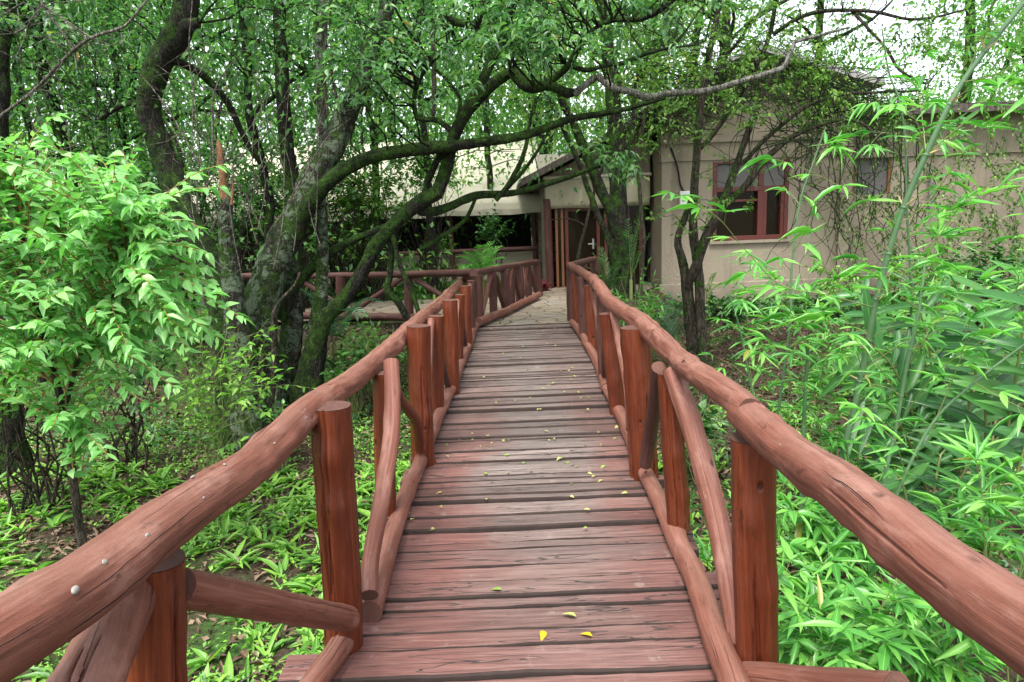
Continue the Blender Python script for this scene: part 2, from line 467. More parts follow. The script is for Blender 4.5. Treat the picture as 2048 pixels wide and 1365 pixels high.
M['leaf_dark'] = leaf_mat('dark understorey leaf', (.020, .075, .018), (.038, .12, .028), (.075, .20, .04), .3, .36, .5)
M['leaf_blue'] = leaf_mat('bluish cycad leaf', (.045, .12, .075), (.08, .19, .11), (.14, .27, .15), .2, .4, .5)
M['leaf_litter'] = leaf_mat('dry fallen leaf', (.05, .030, .020), (.12, .075, .050), (.25, .175, .12), .1, .7, .2)
M['leaf_fallen'] = leaf_mat('small fallen leaf', (.14, .22, .04), (.26, .31, .08), (.36, .33, .12), .1, .5, .3)
M['leaf_yellow'] = leaf_mat('yellow fallen leaf', (.45, .27, .012), (.52, .32, .015), (.52, .32, .015), .1, .5, .3)

k = NT('culm'); v = k.coord('Object')
k.principled(k.mix(k.noise(v, 9, 4), (.055, .12, .055), (.12, .21, .10)), .4, None)
M['culm'] = k.m
k = NT('dry sheath'); v = k.coord('Object')
k.principled(k.mix(k.noise(v, 20, 4), (.30, .22, .10), (.46, .36, .19)), .6, None)
M['sheath'] = k.m
k = NT('green stem'); v = k.coord('Object')
k.principled(k.mix(k.noise(v, 12, 4), (.10, .15, .04), (.20, .20, .07)), .5, None)
M['stem'] = k.m

k = NT('forest floor'); v = k.coord('Object')
g = k.noise(v, 1.1, 6, .65)
lit = k.ramp(k.noise(v, 34, 5, .75), [(.3, (.018, .012, .008)), (.5, (.055, .036, .024)), (.72, (.14, .10, .07))])
grn = k.ramp(k.noise(v, 24, 5, .75), [(.3, (.012, .030, .007)), (.5, (.04, .10, .018)), (.75, (.10, .19, .035))])
col = k.mix(k.band(g, .44, .62), lit, grn)
k.principled(col, .9, k.noise(v, 30, 6, .7), .9, .06, .2)
M['ground'] = k.m

k = NT('flagstones'); v = k.coord('Object')
nz = k.n('TexNoise'); nz.inputs['Scale'].default_value = 3.0; k.l(v, nz.inputs['Vector'])
vv = k.n('VectorMath', operation='MULTIPLY_ADD'); k.l(nz.outputs['Color'], vv.inputs[0]); vv.inputs[1].default_value = (.22, .22, 0); k.l(v, vv.inputs[2])
vo = k.n('TexVoronoi', feature='DISTANCE_TO_EDGE'); vo.inputs['Scale'].default_value = 3.1; k.l(vv.outputs[0], vo.inputs['Vector'])
vc = k.n('TexVoronoi'); vc.inputs['Scale'].default_value = 3.1; k.l(vv.outputs[0], vc.inputs['Vector'])
sc_ = k.n('SeparateColor'); k.l(vc.outputs['Color'], sc_.inputs[0])
stone = k.ramp(sc_.outputs[0], [(0, (.17, .135, .10)), (.4, (.235, .19, .14)), (.7, (.28, .22, .155)), (1, (.24, .215, .18))])
stone = k.mix(k.math('MULTIPLY', k.noise(v, 14, 5, .7), .6), stone, (.17, .13, .09))
edge = k.band(vo.outputs['Distance'], .012, .045)
col = k.mix(edge, (.05, .045, .028), stone)
k.principled(col, .75, k.math('ADD', k.math('MULTIPLY', edge, 1.0), k.math('MULTIPLY', k.noise(v, 18, 5), .35)), .7, .03)
M['stone'] = k.m

k = NT('orange twig'); v = k.coord('Object')
k.principled(k.mix(k.noise(v, 12, 4), (.16, .10, .03), (.34, .18, .06)), .5, None)
M['twig_orange'] = k.m
k = NT('beige stucco'); v = k.coord('Object')
wv = k.n('TexNoise'); wv.inputs['Scale'].default_value = 1.9; k.l(v, wv.inputs['Vector'])
vv = k.n('VectorMath', operation='MULTIPLY_ADD'); k.l(wv.outputs['Color'], vv.inputs[0]); vv.inputs[1].default_value = (2.2, 2.2, 2.2); k.l(v, vv.inputs[2])
wave = k.n('TexWave'); wave.inputs['Scale'].default_value = 2.6; wave.inputs['Distortion'].default_value = 5; wave.inputs['Detail'].default_value = 3; k.l(vv.outputs[0], wave.inputs['Vector'])
col = k.mix(k.noise(v, 2.1, 5, .65), (.235, .195, .145), (.31, .262, .20))
col = k.mix(k.math('MULTIPLY', k.band(k.noise(v, 5, 5, .75), .55, .75),   .5), col, (.16, .13, .095))
mps = k.n('Mapping'); mps.inputs['Scale'].default_value = (3.2, 3.2, .28); k.l(v, mps.inputs['Vector'])
col = k.mix(k.math('MULTIPLY', k.band(k.noise(mps.outputs[0], 1.0, 6, .7), .50, .72), .55), col, (.125, .105, .078))
sp = k.n('SeparateXYZ'); k.l(v, sp.inputs[0])
splash = k.math('SUBTRACT', 1.0, k.band(k.math('ADD', sp.outputs[2], k.math('MULTIPLY', k.noise(v, 2.5, 5, .7), .9)), -.1, .75))
col = k.mix(k.math('MULTIPLY', splash, .6), col, (.10, .085, .06))
h = k.math('ADD', k.math('MULTIPLY', k.math('MULTIPLY', wave.outputs[1], k.band(k.noise(v, .9, 2), .42, .6)), .45), k.math('MULTIPLY', k.noise(v, 7, 6, .7), .8))
k.principled(col, .9, h, .32, .03, .2)
M['stucco'] = k.m
k = NT('tent canvas'); v = k.coord('Object')
col = k.mix(k.noise(v, 2.5, 5, .6), (.26, .24, .165), (.35, .32, .235))
k.principled(col, .85, k.noise(v, 6, 4), .25, .05, .2)
M['canvas'] = k.m
k = NT('pale roof canvas'); v = k.coord('Object')
col = k.mix(k.noise(v, 1.5, 5, .6), (.44, .41, .31), (.56, .52, .41))
b = k.principled(col, .85, k.noise(v, 3, 4), .2, .05, .2)
M['canvas_pale'] = k.m
k = NT('dark roofing'); v = k.coord('Object')
wv = k.n('TexWave'); wv.inputs['Scale'].default_value = 3.0; wv.inputs['Distortion'].default_value = 3; k.l(v, wv.inputs['Vector'])
k.principled(k.mix(k.noise(v, 9, 5, .7), (.03, .023, .018), (.09, .072, .058)), .85, k.math('ADD', wv.outputs[1], k.noise(v, 20, 5)), .6, .05)
M['roof'] = k.m
k = NT('grey roofing felt'); v = k.coord('Object')
k.principled(k.mix(k.noise(v, 6, 5, .7), (.17, .165, .155), (.30, .29, .275)), .85, k.noise(v, 20, 5), .4, .03)
M['roof_grey'] = k.m
k = NT('red window paint'); v = k.coord('Object')
k.principled(k.mix(k.noise(v, 14, 5, .7), (.060, .010, .007), (.12, .023, .014)), .4, k.noise(v, 30, 4), .2, .01)
M['redframe'] = k.m
k = NT('orange door timber'); v = k.coord('Object', (14, 14, 1.5))
k.principled(k.mix(k.noise(v, 3, 5, .7), (.10, .033, .011), (.22, .082, .028)), .42, k.noise(v, 6, 4), .2, .01)
M['orange'] = k.m
k = NT('dark glass')
k.principled((.014, .010, .006), .08, None, spec=.22)
M['glass'] = k.m
k = NT('roller shade'); v = k.coord('Object', (1, 1, 60))
k.principled(k.mix(k.noise(v, 1, 2), (.095, .088, .085), (.14, .13, .125)), .8, k.noise(v, 1, 2), .3, .01)
M['shade'] = k.m
k = NT('matte near-black'); v = k.coord('Object')
k.principled(k.mix(k.noise(v, 5, 3), (.010, .009, .008), (.022, .02, .018)), .9, None)  # plain near-black; on the recess sheet it stands in for shade
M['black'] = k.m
k = NT('white plastic')
k.principled((.70, .70, .68), .4, None)
M['white'] = k.m
k = NT('brushed metal'); b = k.principled((.55, .55, .53), .3, None); b.inputs['Metallic'].default_value = 1.0
M['metal'] = k.m
k = NT('grey pipe'); k.principled((.20, .22, .22), .5, None)
M['pipe'] = k.m
k = NT('torn wood'); v = k.coord('Object', (30, 30, 4))
k.principled(k.mix(k.noise(v, 2, 5, .7), (.10, .035, .014), (.30, .15, .065)), .8, k.noise(v, 4, 5), .8, .03)
M['torn'] = k.m
k = NT('snail shell'); v = k.coord('Object')
k.principled(k.mix(k.noise(v, 160, 3), (.07, .06, .05), (.36, .33, .29)), .6, None)
M['shell'] = k.m
k = NT('red leaf'); k.principled((.12, .012, .016), .5, None)
M['redleaf'] = k.m

# ------------------------------------------------------------------ ground
def sstep(a, b, t):
    t = np.clip((t - a) / (b - a), 0, 1); return t * t * (3 - 2 * t)
def deckz(y): return .025 * y
def pathz(y): return np.interp(y, [8.5, 10.5, 14.8, 40], [.212, .12, .0, 0.0])
def H(x, y):
    x = np.asarray(x, float); y = np.asarray(y, float)
    h = -.98 + .07 * np.sin(x * 1.7 + .6 * y) + .05 * np.sin(y * 2.3 - x) + .03 * np.sin(5 * x + 1.3) * np.sin(4.1 * y)
    h = h + sstep(1.5, 4.5, x) * (sstep(4, 13, y) * .58)
    h = h + sstep(12, 24, y) * sstep(-3, -7, x) * .5
    h = h - .18 * np.exp(-((x - .1) / 1.2) ** 2) * (y < 9)
    plat = sstep(9.0, 10.05, y) * sstep(-7.5, -5, x) * sstep(2.6, 1.5, x + (y - 10) * -.35)
    near = sstep(8.35, 8.7, y) * sstep(-1.25, -.7, x) * sstep(1.5, .95, x)
    plat = np.maximum(plat, near)
    h = h * (1 - plat) + (pathz(y) - .03) * plat
    h = h + sstep(26, 70, y) * 1.5
    return h
gx = np.concatenate([np.linspace(-220, -14, 22), np.linspace(-13, 12, 160), np.linspace(13, 220, 22)])
gy = np.concatenate([np.linspace(-160, -3, 12), np.linspace(-2.5, 19, 170), np.linspace(20, 320, 26)])
GX, GY = np.meshgrid(gx, gy)
GZ = H(GX, GY)
nx, ny = len(gx), len(gy)
me = bpy.data.meshes.new('ground')
idx = np.arange(nx * ny).reshape(ny, nx)
fs = np.stack([idx[:-1, :-1], idx[:-1, 1:], idx[1:, 1:], idx[1:, :-1]], -1).reshape(-1, 4)
me.from_pydata(np.stack([GX, GY, GZ], -1).reshape(-1, 3).tolist(), [], fs.tolist())
me.materials.append(M['ground']); me.polygons.foreach_set('use_smooth', np.ones(len(fs), dtype=bool))
tag(link('ground', me), kind='structure')

mb = MB()                                       # stone path, one sheet following its slope
def sheet(rows):
    prev = None
    for (y, xa, xb) in rows:
        z = float(pathz(y)) + .012
        cur = [mb.vert((xa + (xb - xa) * t / 16, y, z)) for t in range(17)]
        if prev:
            for t in range(16): mb.face((prev[t], prev[t + 1], cur[t + 1], cur[t]))
        prev = cur
sheet([(8.6, -.62, .95), (9.0, -.66, 1.0), (9.5, -.72, 1.1), (10.15, -.8, 1.25)])
sheet([(10.154, -7.2, 1.27), (10.6, -7.2, 1.4), (11.4, -7.2, 1.7), (12.4, -7.2, 2.1), (13.1, -7.1, 2.6)])
sheet([(13.104, .30, 2.6), (14.0, .35, 2.95), (14.9, .4, 3.05)])
tag(mb.build('stone_path', M['stone']), kind='structure')

# ------------------------------------------------------------------ footbridge
random.seed(4)
np.random.seed(4)
def dxl(y): return -.594 + .0103 * y
def dxr(y): return .655 + .0103 * y
bridge = thing('footbridge', 'red-brown rustic log footbridge with plank deck running up to the house', 'bridge', (0.1, 4.5, 0))
mb = MB()
y = .35
pl_rng = random.Random(21)
while y < 8.66:
    wdt = pl_rng.choice([.05, .06, .07, .08, .095, .11, .13]) * pl_rng.uniform(.9, 1.1)
    gap = pl_rng.uniform(.009, .018) if pl_rng.random() > .12 else pl_rng.uniform(.022, .036)
    y1 = min(y + wdt, 8.68)
    xa = dxl(y) - .09 - pl_rng.uniform(0, .05) - (.16 if y < 2.15 else 0); xb = dxr(y) + .10 + pl_rng.uniform(0, .05)
    zb = pl_rng.uniform(-.010, .010); tilt = pl_rng.uniform(-.010, .010); skew = pl_rng.uniform(-.012, .012) + .006
    rv = pl_rng.random(); uo = pl_rng.uniform(0, 50)
    nX = 44
    rows = []
    for j, (v, dz) in enumerate(((0, -.05), (0, -.009), (.035, 0), (.95, 0), (1, -.008), (1, -.05))):
        row = []
        for i in range(nX + 1):
            x = xa + (xb - xa) * i / nX
            e = noise.noise(Vector((x * 3.1, y * 9 + (0 if v < .5 else 31), uo))) * .010 + noise.noise(Vector((x * 14, y * 9 + (0 if v < .5 else 31), uo))) * .005
            yy = y + (y1 - y) * v + e + skew * (i / nX - .5) * 1.2
            zz = deckz(yy) + dz + zb + tilt * (v - .5) + noise.noise(Vector((x * 2, y * 5, uo))) * .004
            row.append(mb.vert((x, yy, zz), rv * .5 + (.0 if j in (2, 3) else .5) * 0 + .25))
        rows.append(row)
    for j in range(5):
        for i in range(nX):
            q = (rows[j][i], rows[j][i + 1], rows[j + 1][i + 1], rows[j + 1][i])
            mb.face(q, [(mb.v[t][0] + uo, mb.v[t][1] + uo * 3 + (mb.v[t][2] - deckz(y))) for t in q], 1 if j in (0, 1, 4) else 0)  # sides and front chamfer get the painted gap shade
    for i in (0, nX):
        q = [r_[i] for r_ in rows]
        mb.face(q if i else q[::-1], [(mb.v[t][2], mb.v[t][1]) for t in (q if i else q[::-1])])
    y = y1 + gap
mb.build('deck', [M['deck'], M['plank_side']], bridge)
for xo in (-.45, .1, .62):
    mb = MB(); tube(mb, [(xo, .3, deckz(.3) - .14), (xo + .05, 4.5, deckz(4.5) - .14), (xo + .09, 8.8, deckz(8.8) - .14)], .075, 10, .5, seed=3)
    mb.build('beam', M['dark_rail'], bridge, True)

SEED = [100]
def log(name, pts, rad, mat='rail', parent=None, knots=5, rough=.09, wob=.010, seg=20, step=.035, label=None, splits=0, sw=.06, sdp=.30):
    SEED[0] += 1
    mb = MB()
    if splits: seg, step = 110, .022
    P, rr = tube(mb, pts, rad, seg, step, rough, wob, SEED[0], True, None, 5.0, knots, 1, splits, sw, sdp)
    o = mb.build(name, [M[mat], M['end']], parent or bridge, True)
    if label: o['label'] = label
    return P, rr

# handrails: left then right; each log a part. px of the axis, kept in a vertical plane through the railing
def railpts(px, xs):
    return [PX(a, b, x) for (a, b), x in zip(px, xs)]
LRAIL = []
LX = -.71
pts = railpts([(-260, 1420), (0, 1270), (144, 1180), (256, 1098), (359, 1025), (513, 925), (600, 838), (662, 793)], [-.745, -.735, -.73, -.725, -.72, -.72, -.715, -.71])
P, rr = log('handrail', pts, [.058, .058, .056, .056, .055, .055, .054, .053], knots=10, splits=3); LRAIL += list(zip(P, rr))
pts = railpts([(655, 792), (700, 763), (745, 728), (790, 686), (835, 645), (875, 612), (905, 582), (925, 565)], [-.71, -.70, -.70, -.69, -.68, -.67, -.66, -.655])
P, rr = log('handrail', pts, [.046, .050, .052, .053, .052, .054, .058, .056], knots=14, rough=.13, splits=2); LRAIL += list(zip(P, rr))
J = PY(947, 548, 8.8)
log('handrail', [pts[-1], pts[-1].lerp(J, .5) + Vector((0, 0, .012)), J], [.052, .055, .054], knots=5, rough=.1)
pts = railpts([(2300, 1435), (2048, 1257), (1917, 1158), (1763, 1037), (1583, 905), (1485, 829)], [.74, .735, .73, .73, .735, .735])
log('handrail', pts, [.057, .058, .058, .057, .056, .055], knots=12, splits=3)
pts = railpts([(1500, 826), (1440, 778), (1370, 728), (1310, 672), (1262, 630)], [.735, .735, .74, .74, .745])
log('handrail', pts, [.046, .048, .050, .054, .055], knots=9, rough=.10, splits=3)
pts = railpts([(1272, 640), (1240, 618), (1213, 596), (1196, 570)], [.745, .745, .75, .76])
log('handrail', pts, [.050, .052, .053, .052], knots=4)
RE = PY(1141, 533, 8.85)
log('handrail', [PX(1199, 575, .765), PY(1182, 556, 7.2), PY(1160, 543, 8.0), RE], [.054, .052, .05, .052], knots=4)
mb = MB(); wp = PX(1197, 573, .762)
tube(mb, [wp + Vector((math.cos(a) * .058, .004 * a, math.sin(a) * .058)) for a in np.linspace(0, 12.2, 26)], .004, 6, .02)
mb.build('wire_tie', M['black'], bridge, True)

def post(top, base, Y, hw, mat='post', down=.3, parent=None, name='post', square=False, knots=2, Yb=None, splits=0, sw=.06, sdp=.3):
    a = PY(*top, Y); b = PY(*base, Yb or Y)
    r = hw / FPX * ((b - EYE).dot(FWD) * .5 + (a - EYE).dot(FWD) * .5)
    d = (b - a).normalized()
    return log(name, [a, a.lerp(b, .33), a.lerp(b, .66), b, b + d * down], r, mat, parent or bridge, knots, .05, .006, splits=splits, sw=sw, sdp=sdp)
# left railing, near to far
post((312, 1122), (318, 1500), 1.32, 56, 'post', .3, splits=6, sw=.10, sdp=.55)
post((660, 812), (690, 1300), 2.28, 39, 'post', .25, splits=5)
post((766, 748), (772, 1018), 3.22, 21, 'post', 0.02)
post((836, 652), (846, 912), 4.05, 23, 'post', .3, splits=4)
post((872, 632), (872, 818), 4.95, 16, 'post', .02)
post((901, 600), (904, 778), 5.6, 15, 'post', .3)
post((919, 590), (917, 714), 6.5, 10, 'post', .02)
post((930, 573), (934, 700), 7.25, 11, 'post', .3)
post((943, 562), (942, 660), 8.1, 8, 'dark_rail', .02)
post((956, 552), (957, 645), 8.75, 10, 'dark_rail', .3)
# left braces
def brace(pts, r, mat='rail', knots=2, splits=0):
    log('brace', [PY(*p) for p in pts], r, mat, bridge, knots, .06, .006, splits=splits)
brace([(352, 1176, 1.36), (694, 1238, 2.2)], [.042, .044], 'rail', 5, 4)
brace([(262, 1190, 1.27), (215, 1290, 1.12), (150, 1440, .94)], [.050, .054, .056], 'rail', 1, 2)
brace([(783, 722, 3.15), (783, 850, 2.95), (765, 990, 2.72), (742, 1120, 2.55), (738, 1190, 2.42)], [.036, .038, .036, .034, .034], 'rail', 4)
brace([(783, 752, 3.3), (800, 800, 3.5), (832, 845, 3.75), (840, 900, 3.95)], [.026, .028, .03, .028], 'post', 3)
brace([(862, 640, 4.9), (858, 700, 4.7), (852, 800, 4.35), (850, 850, 4.2)], [.026, .028, .028, .028], 'rail', 3)
brace([(878, 650, 5.0), (882, 720, 5.25), (896, 772, 5.5)], [.026, .03, .028], 'dark_rail', 2)
brace([(914, 602, 6.4), (911, 660, 6.1), (907, 720, 5.8)], .025, 'rail')
brace([(922, 600, 6.6), (925, 650, 6.85), (931, 694, 7.1)], .026, 'dark_rail')
brace([(940, 570, 8.0), (937, 630, 7.6), (935, 680, 7.35)], .024, 'rail')
# left kerb logs lying on the plank ends
def kerb(pts, r):
    q = [PZ(a, b, deckz(yy) + .045) for a, b, yy in pts]
    log('kerb_log', q, r, 'rail', bridge, 4, .06, .008)
kerb([(700, 1262, 2.3), (668, 1310, 2.2), (590, 1420, 1.9)], .042)
kerb([(737, 1225, 2.45), (765, 1130, 2.7), (805, 1010, 3.3), (848, 905, 4.1)], [.050, .046, .044, .042])
kerb([(852, 900, 4.1), (876, 835, 4.9), (908, 768, 5.7)], .042)
kerb([(906, 772, 5.7), (925, 718, 6.6), (938, 690, 7.3)], .042)
kerb([(936, 694, 7.2), (946, 665, 8.0), (956, 645, 8.7)], .042)
# right railing
post((1506, 874), (1512, 1352), 2.06, 42, 'post', .35, knots=5, splits=5)
post((1337, 745), (1357, 1048), 2.98, 23, 'post', .02, splits=3)
post((1272, 655), (1288, 955), 3.72, 29, 'post', .35, knots=3, splits=5, sw=.09, sdp=.5)
post((1216, 628), (1237, 828), 4.85, 17, 'post', .02)
post((1205, 596), (1210, 762), 5.75, 13, 'dark_rail', .3)
post((1178, 572), (1187, 698), 7.0, 10, 'post', .02)
post((1164, 556), (1168, 682), 7.5, 10, 'dark_rail', .3)
post((1150, 548), (1156, 656), 8.3, 8, 'post', .02)
post((1141, 536), (1143, 645), 8.85, 9, 'dark_rail', .3)
brace([(1346, 742, 2.94), (1382, 850, 2.75), (1425, 1000, 2.5), (1462, 1180, 2.25), (1480, 1290, 2.14)], [.044, .046, .045, .045, .042], 'rail', 6, 3)
brace([(1318, 735, 3.05), (1310, 810, 3.25), (1298, 880, 3.42), (1290, 930, 3.5)], [.034, .036, .036, .034], 'dark_rail', 1)
brace([(1226, 625, 4.75), (1240, 690, 4.5), (1254, 765, 4.2), (1262, 860, 3.95)], [.026, .028, .028, .028], 'rail', 3)
brace([(1212, 640, 5.0), (1210, 700, 5.3), (1209, 750, 5.55)], .028, 'dark_rail')
brace([(1184, 575, 6.9), (1194, 630, 6.5), (1203, 700, 6.05)], .026, 'rail')
brace([(1154, 552, 8.2), (1160, 600, 7.9), (1165, 650, 7.7)], .024, 'dark_rail')
kerb([(1490, 1420, 1.9), (1440, 1290, 2.2), (1395, 1170, 2.5), (1340, 1050, 3.0), (1290, 945, 3.75)], [.052, .050, .048, .045, .042])
kerb([(1296, 960, 3.7), (1262, 880, 4.3), (1235, 815, 4.9), (1212, 772, 5.6)], [.044, .042, .046, .046])
kerb([(1214, 778, 5.5), (1192, 720, 6.5), (1172, 685, 7.4)], .044)
kerb([(1174, 690, 7.3), (1157, 660, 8.2), (1144, 645, 8.8)], .042)
brace([(1495, 1352, 2.0), (1640, 1365, 1.75), (1800, 1380, 1.5)], .042, 'rail', 1)

# path fences beyond the bridge
pf = thing('log_fence', 'dark red log fence with crossed pickets along the stone path to the doorway', 'fence', PY(1000, 640, 10.5))
E1 = PY(1074, 524, 13.0)
def flog(par, name, pts, r, mat='dark_rail'): log(name, pts, r, mat, par, 3, .06, .01, 12, .07)
flog(pf, 'handrail', [J + Vector((.0, .02, .0)), PY(1000, 537, 10.4), PY(1040, 530, 11.8), E1], .05)
flog(pf, 'kerb_log', [PZ(957, 645, .30), PZ(1012, 622, .24), PZ(1040, 608, .2), PZ(1078, 590, .16)], .055, 'rail')
for (t, b, Y, hw, mt) in (((985, 545), (988, 632), 9.8, 8, 'dark_rail'), ((1010, 540), (1013, 620), 10.6, 9, 'dark_rail'), ((1022, 537), (1024, 604), 11.2, 7, 'dark_rail'),
                          ((1037, 533), (1041, 606), 11.7, 9, 'dark_rail'), ((1054, 530), (1058, 594), 12.4, 7, 'dark_rail'), ((1072, 522), (1078, 592), 13.0, 8, 'dark_rail')):
    post(t, b, Y, hw, mt, .08, pf)
for a, b in (((982, 548, 9.8), (963, 628, 9.0)), ((990, 548, 9.9), (1008, 618, 10.5)), ((1022, 538, 11.1), (1014, 606, 10.7)), ((1026, 538, 11.3), (1038, 600, 11.6)), ((1053, 531, 12.3), (1046, 590, 11.9)), ((1057, 531, 12.5), (1073, 588, 12.9))):
    flog(pf, 'brace', [PY(*a), PY(*b)], .036, 'rail' if a[0] > b[0] else 'dark_rail')
bf = thing('log_fence', 'long low dark red log fence with wide diagonal braces behind the mossy trunks', 'fence', PY(750, 640, 10.0))
flog(bf, 'handrail', [J + Vector((-.02, .05, .0)), PY(880, 547, 9.4), PY(800, 550, 9.8), PY(700, 552, 10.0), PY(560, 552, 10.1), PY(400, 553, 10.2)], [.05, .048, .046, .045, .045, .045])
flog(bf, 'kerb_log', [PY(880, 636, 9.6), PY(780, 634, 9.85), PY(640, 632, 10.0), PY(400, 632, 10.2)], .055)
for (x, Y) in ((818, 9.8), (682, 10.0), (545, 10.1)):
    post((x - 2, 552), (x + 1, 632), Y, 9, 'dark_rail', .15, bf)
for a, b in (((806, 556, 9.8), (700, 628, 10.0)), ((826, 556, 9.75), (905, 606, 9.4)), ((672, 606, 10.05), (600, 560, 10.1)), ((690, 556, 9.95), (790, 628, 9.85))):
    if b[0] != 790: flog(bf, 'brace', [PY(*a), PY(*b)], .038)
sf = thing('log_fence', 'short dark log fence stub turning right from the bridge end toward the door', 'fence', PY(1165, 600, 10.0))
flog(sf, 'handrail', [RE + Vector((0, .03, 0)), PY(1165, 525, 10.2), PY(1190, 518, 11.6)], [.048, .05, .045])
post((1165, 530), (1168, 620), 10.2, 9, 'dark_rail', .15, sf)
post((1188, 522), (1190, 606), 11.5, 8, 'dark_rail', .15, sf)
flog(sf, 'brace', [PY(1146, 545, 9.0), PY(1164, 615, 10.1)], .035)
flog(sf, 'kerb_log', [PY(1145, 640, 9.0), PY(1190, 602, 11.5)], .045)

# ------------------------------------------------------------------ buildings
def bevel(o, w=.01):
    b = o.modifiers.new('bevel', 'BEVEL'); b.width = w; b.segments = 2; b.limit_method = 'ANGLE'
    return o
# main house on the right: front plane y = 14
HY = 14.0
hz = lambda px, py: PY(px, py, HY)
house = thing('stucco_house', 'beige stucco house with red framed window and plinth at right', 'house', (5, HY, -.4))
xl = 3.12; xm = hz(1692, 400).x; zled = hz(1500, 318).z; zpl = hz(1500, 562).z; zeave = hz(1700, 190).z; zr = hz(1510, 112).z
xpk = (xl + xm) / 2 - .2
wx0, wx1 = hz(1425, 400).x, hz(1576, 400).x; wz1, wz0 = hz(1500, 322).z, hz(1500, 480).z
mb = MB()
D0 = .35
mb.box(xl, wx0, HY, HY + D0, -.6, zled)
mb.box(wx1, xm, HY, HY + D0, -.6, zled)
mb.box(wx0, wx1, HY, HY + D0, -.6, wz0)
mb.box(wx0, wx1, HY, HY + D0, wz1, zled)
mb.box(xl, xl + .3, HY + D0, HY + 6, -.6, zled + .3)
mb.box(xm - .3, xm, HY + D0, HY + 6, -.6, zled + .3)
mb.prism([(xl - .02, HY - .035, zled), (xm + .02, HY - .035, zled), (xm + .02, HY - .035, zeave - .05), (xpk, HY - .035, zr - .1), (xl - .02, HY - .035, zeave - .05)], (0, D0 + .03, 0))
wall = mb.build('wall', M['stucco'], house)
mb = MB(); mb.box(xl - .05, xm + .03, HY - .06, HY - .002, -.6, zpl); bevel(mb.build('plinth', M['stucco'], house), .02)
mb = MB(); mb.box(xl - .03, xm + .03, HY - .075, HY - .037, zled + .33, zled + .41); bevel(mb.build('moulding', M['stucco'], house), .012)
mb = MB()
zo = .12
for (xa, za, xb, zb2) in ((xl - .55, zeave - .35, xpk, zr), (xpk, zr, xm + .35, zeave + .05)):
    mb.prism([(xa, HY - .55, za), (xb, HY - .55, zb2), (xb, HY - .55, zb2 + zo), (xa, HY - .55, za + zo)], (0, 7.2, 0))
mb.build('roof', M['roof_grey'], house)
# right wing, a little further back, lower flat-pitched roof
x2 = 12.5; WY = HY + .55
mb = MB()
sx0, sx1 = PY(1706, 350, WY).x, PY(1782, 350, WY).x; sz1, sz0 = PY(1745, 318, WY).z, PY(1745, 390, WY).z
zw = PY(1850, 228, WY).z
mb.box(xm + .004, sx0, WY, WY + .3, -.6, zw); mb.box(sx1, x2, WY, WY + .3, -.6, zw)
mb.box(sx0, sx1, WY, WY + .3, -.6, sz0); mb.box(sx0, sx1, WY, WY + .3, sz1, zw)
mb.box(xm + .006, x2, WY - .05, WY - .003, sz1 + .02, sz1 + .5)
mb.build('wing_wall', M['stucco'], house)
mb = MB()
mb.prism([(xm + .004, WY - .5, zw - .02), (xm + .004, WY - .5, zw + .1), (xm + .004, WY + 5, zw + .3), (xm + .004, WY + 5, zw + .2)], (x2 + .4 - xm, 0, 0))
mb.build('wing_roof', M['roof_grey'], house)
mb = MB(); mb.box(sx0 + .01, sx1 - .01, WY + .05, WY + .08, sz0, sz1); sh2 = mb.build('roller_shutter', M['shade'], house)
mb = MB(); mb.box(sx1 - .06, sx1 - .004, WY + .01, WY + .12, sz0 + .004, sz1 - .004); mb.build('jamb', M['orange'], sh2)
mb = MB(); mb.box(sx0 + .004, sx0 + .05, WY + .01, WY + .12, sz0 + .004, sz1 - .004); mb.build('jamb', M['orange'], sh2)
mb = MB(); mb.box(xm - .16, xm + .05, HY - .085, HY - .062, -.6, zled + .32); bevel(mb.build('pilaster', M['stucco'], house), .01)
mb = MB(); mb.box(xm + .06, x2 + .4, WY - .53, WY - .503, zw - .06, zw + .115); mb.build('fascia', M['roof'], house)
# vent, pipe, meter box, cable
vp = PY(1740, 277, WY)
mb = MB()
tube(mb, [vp + Vector((0, -.09, 0)), vp + Vector((0, -.02, 0))], .085, 20, .05, 0)
mb.build('wall_vent', M['black'], house)
mb = MB(); tube(mb, [PY(1861, 330, WY - .1), PY(1861, 420, WY - .1)], .03, 12, .2, 0); mb.build('pipe', M['pipe'], house, True)
mtr = thing('meter_box', 'small white electricity meter box on the left edge of the stucco wall', 'meter box', hz(1371, 397))
c = hz(1371, 397)
mb = MB(); mb.box(c.x - .13, c.x + .13, HY - .09, HY - .001, c.z - .14, c.z + .14); bevel(mb.build('case', M['white'], mtr), .015)
mb = MB(); mb.box(c.x - .085, c.x + .085, HY - .1, HY - .091, c.z - .06, c.z + .07); mb.build('glass_panel', M['pipe'], mtr)
mb = MB(); tube(mb, [c + Vector((-.05, -.02, .14)), hz(1360, 370) + Vector((0, -.03, 0)), hz(1354, 335) + Vector((0, -.03, 0)), hz(1340, 295) + Vector((0, -.06, 0))], .018, 8, .1, 0); mb.build('cable', M['black'], mtr, True)
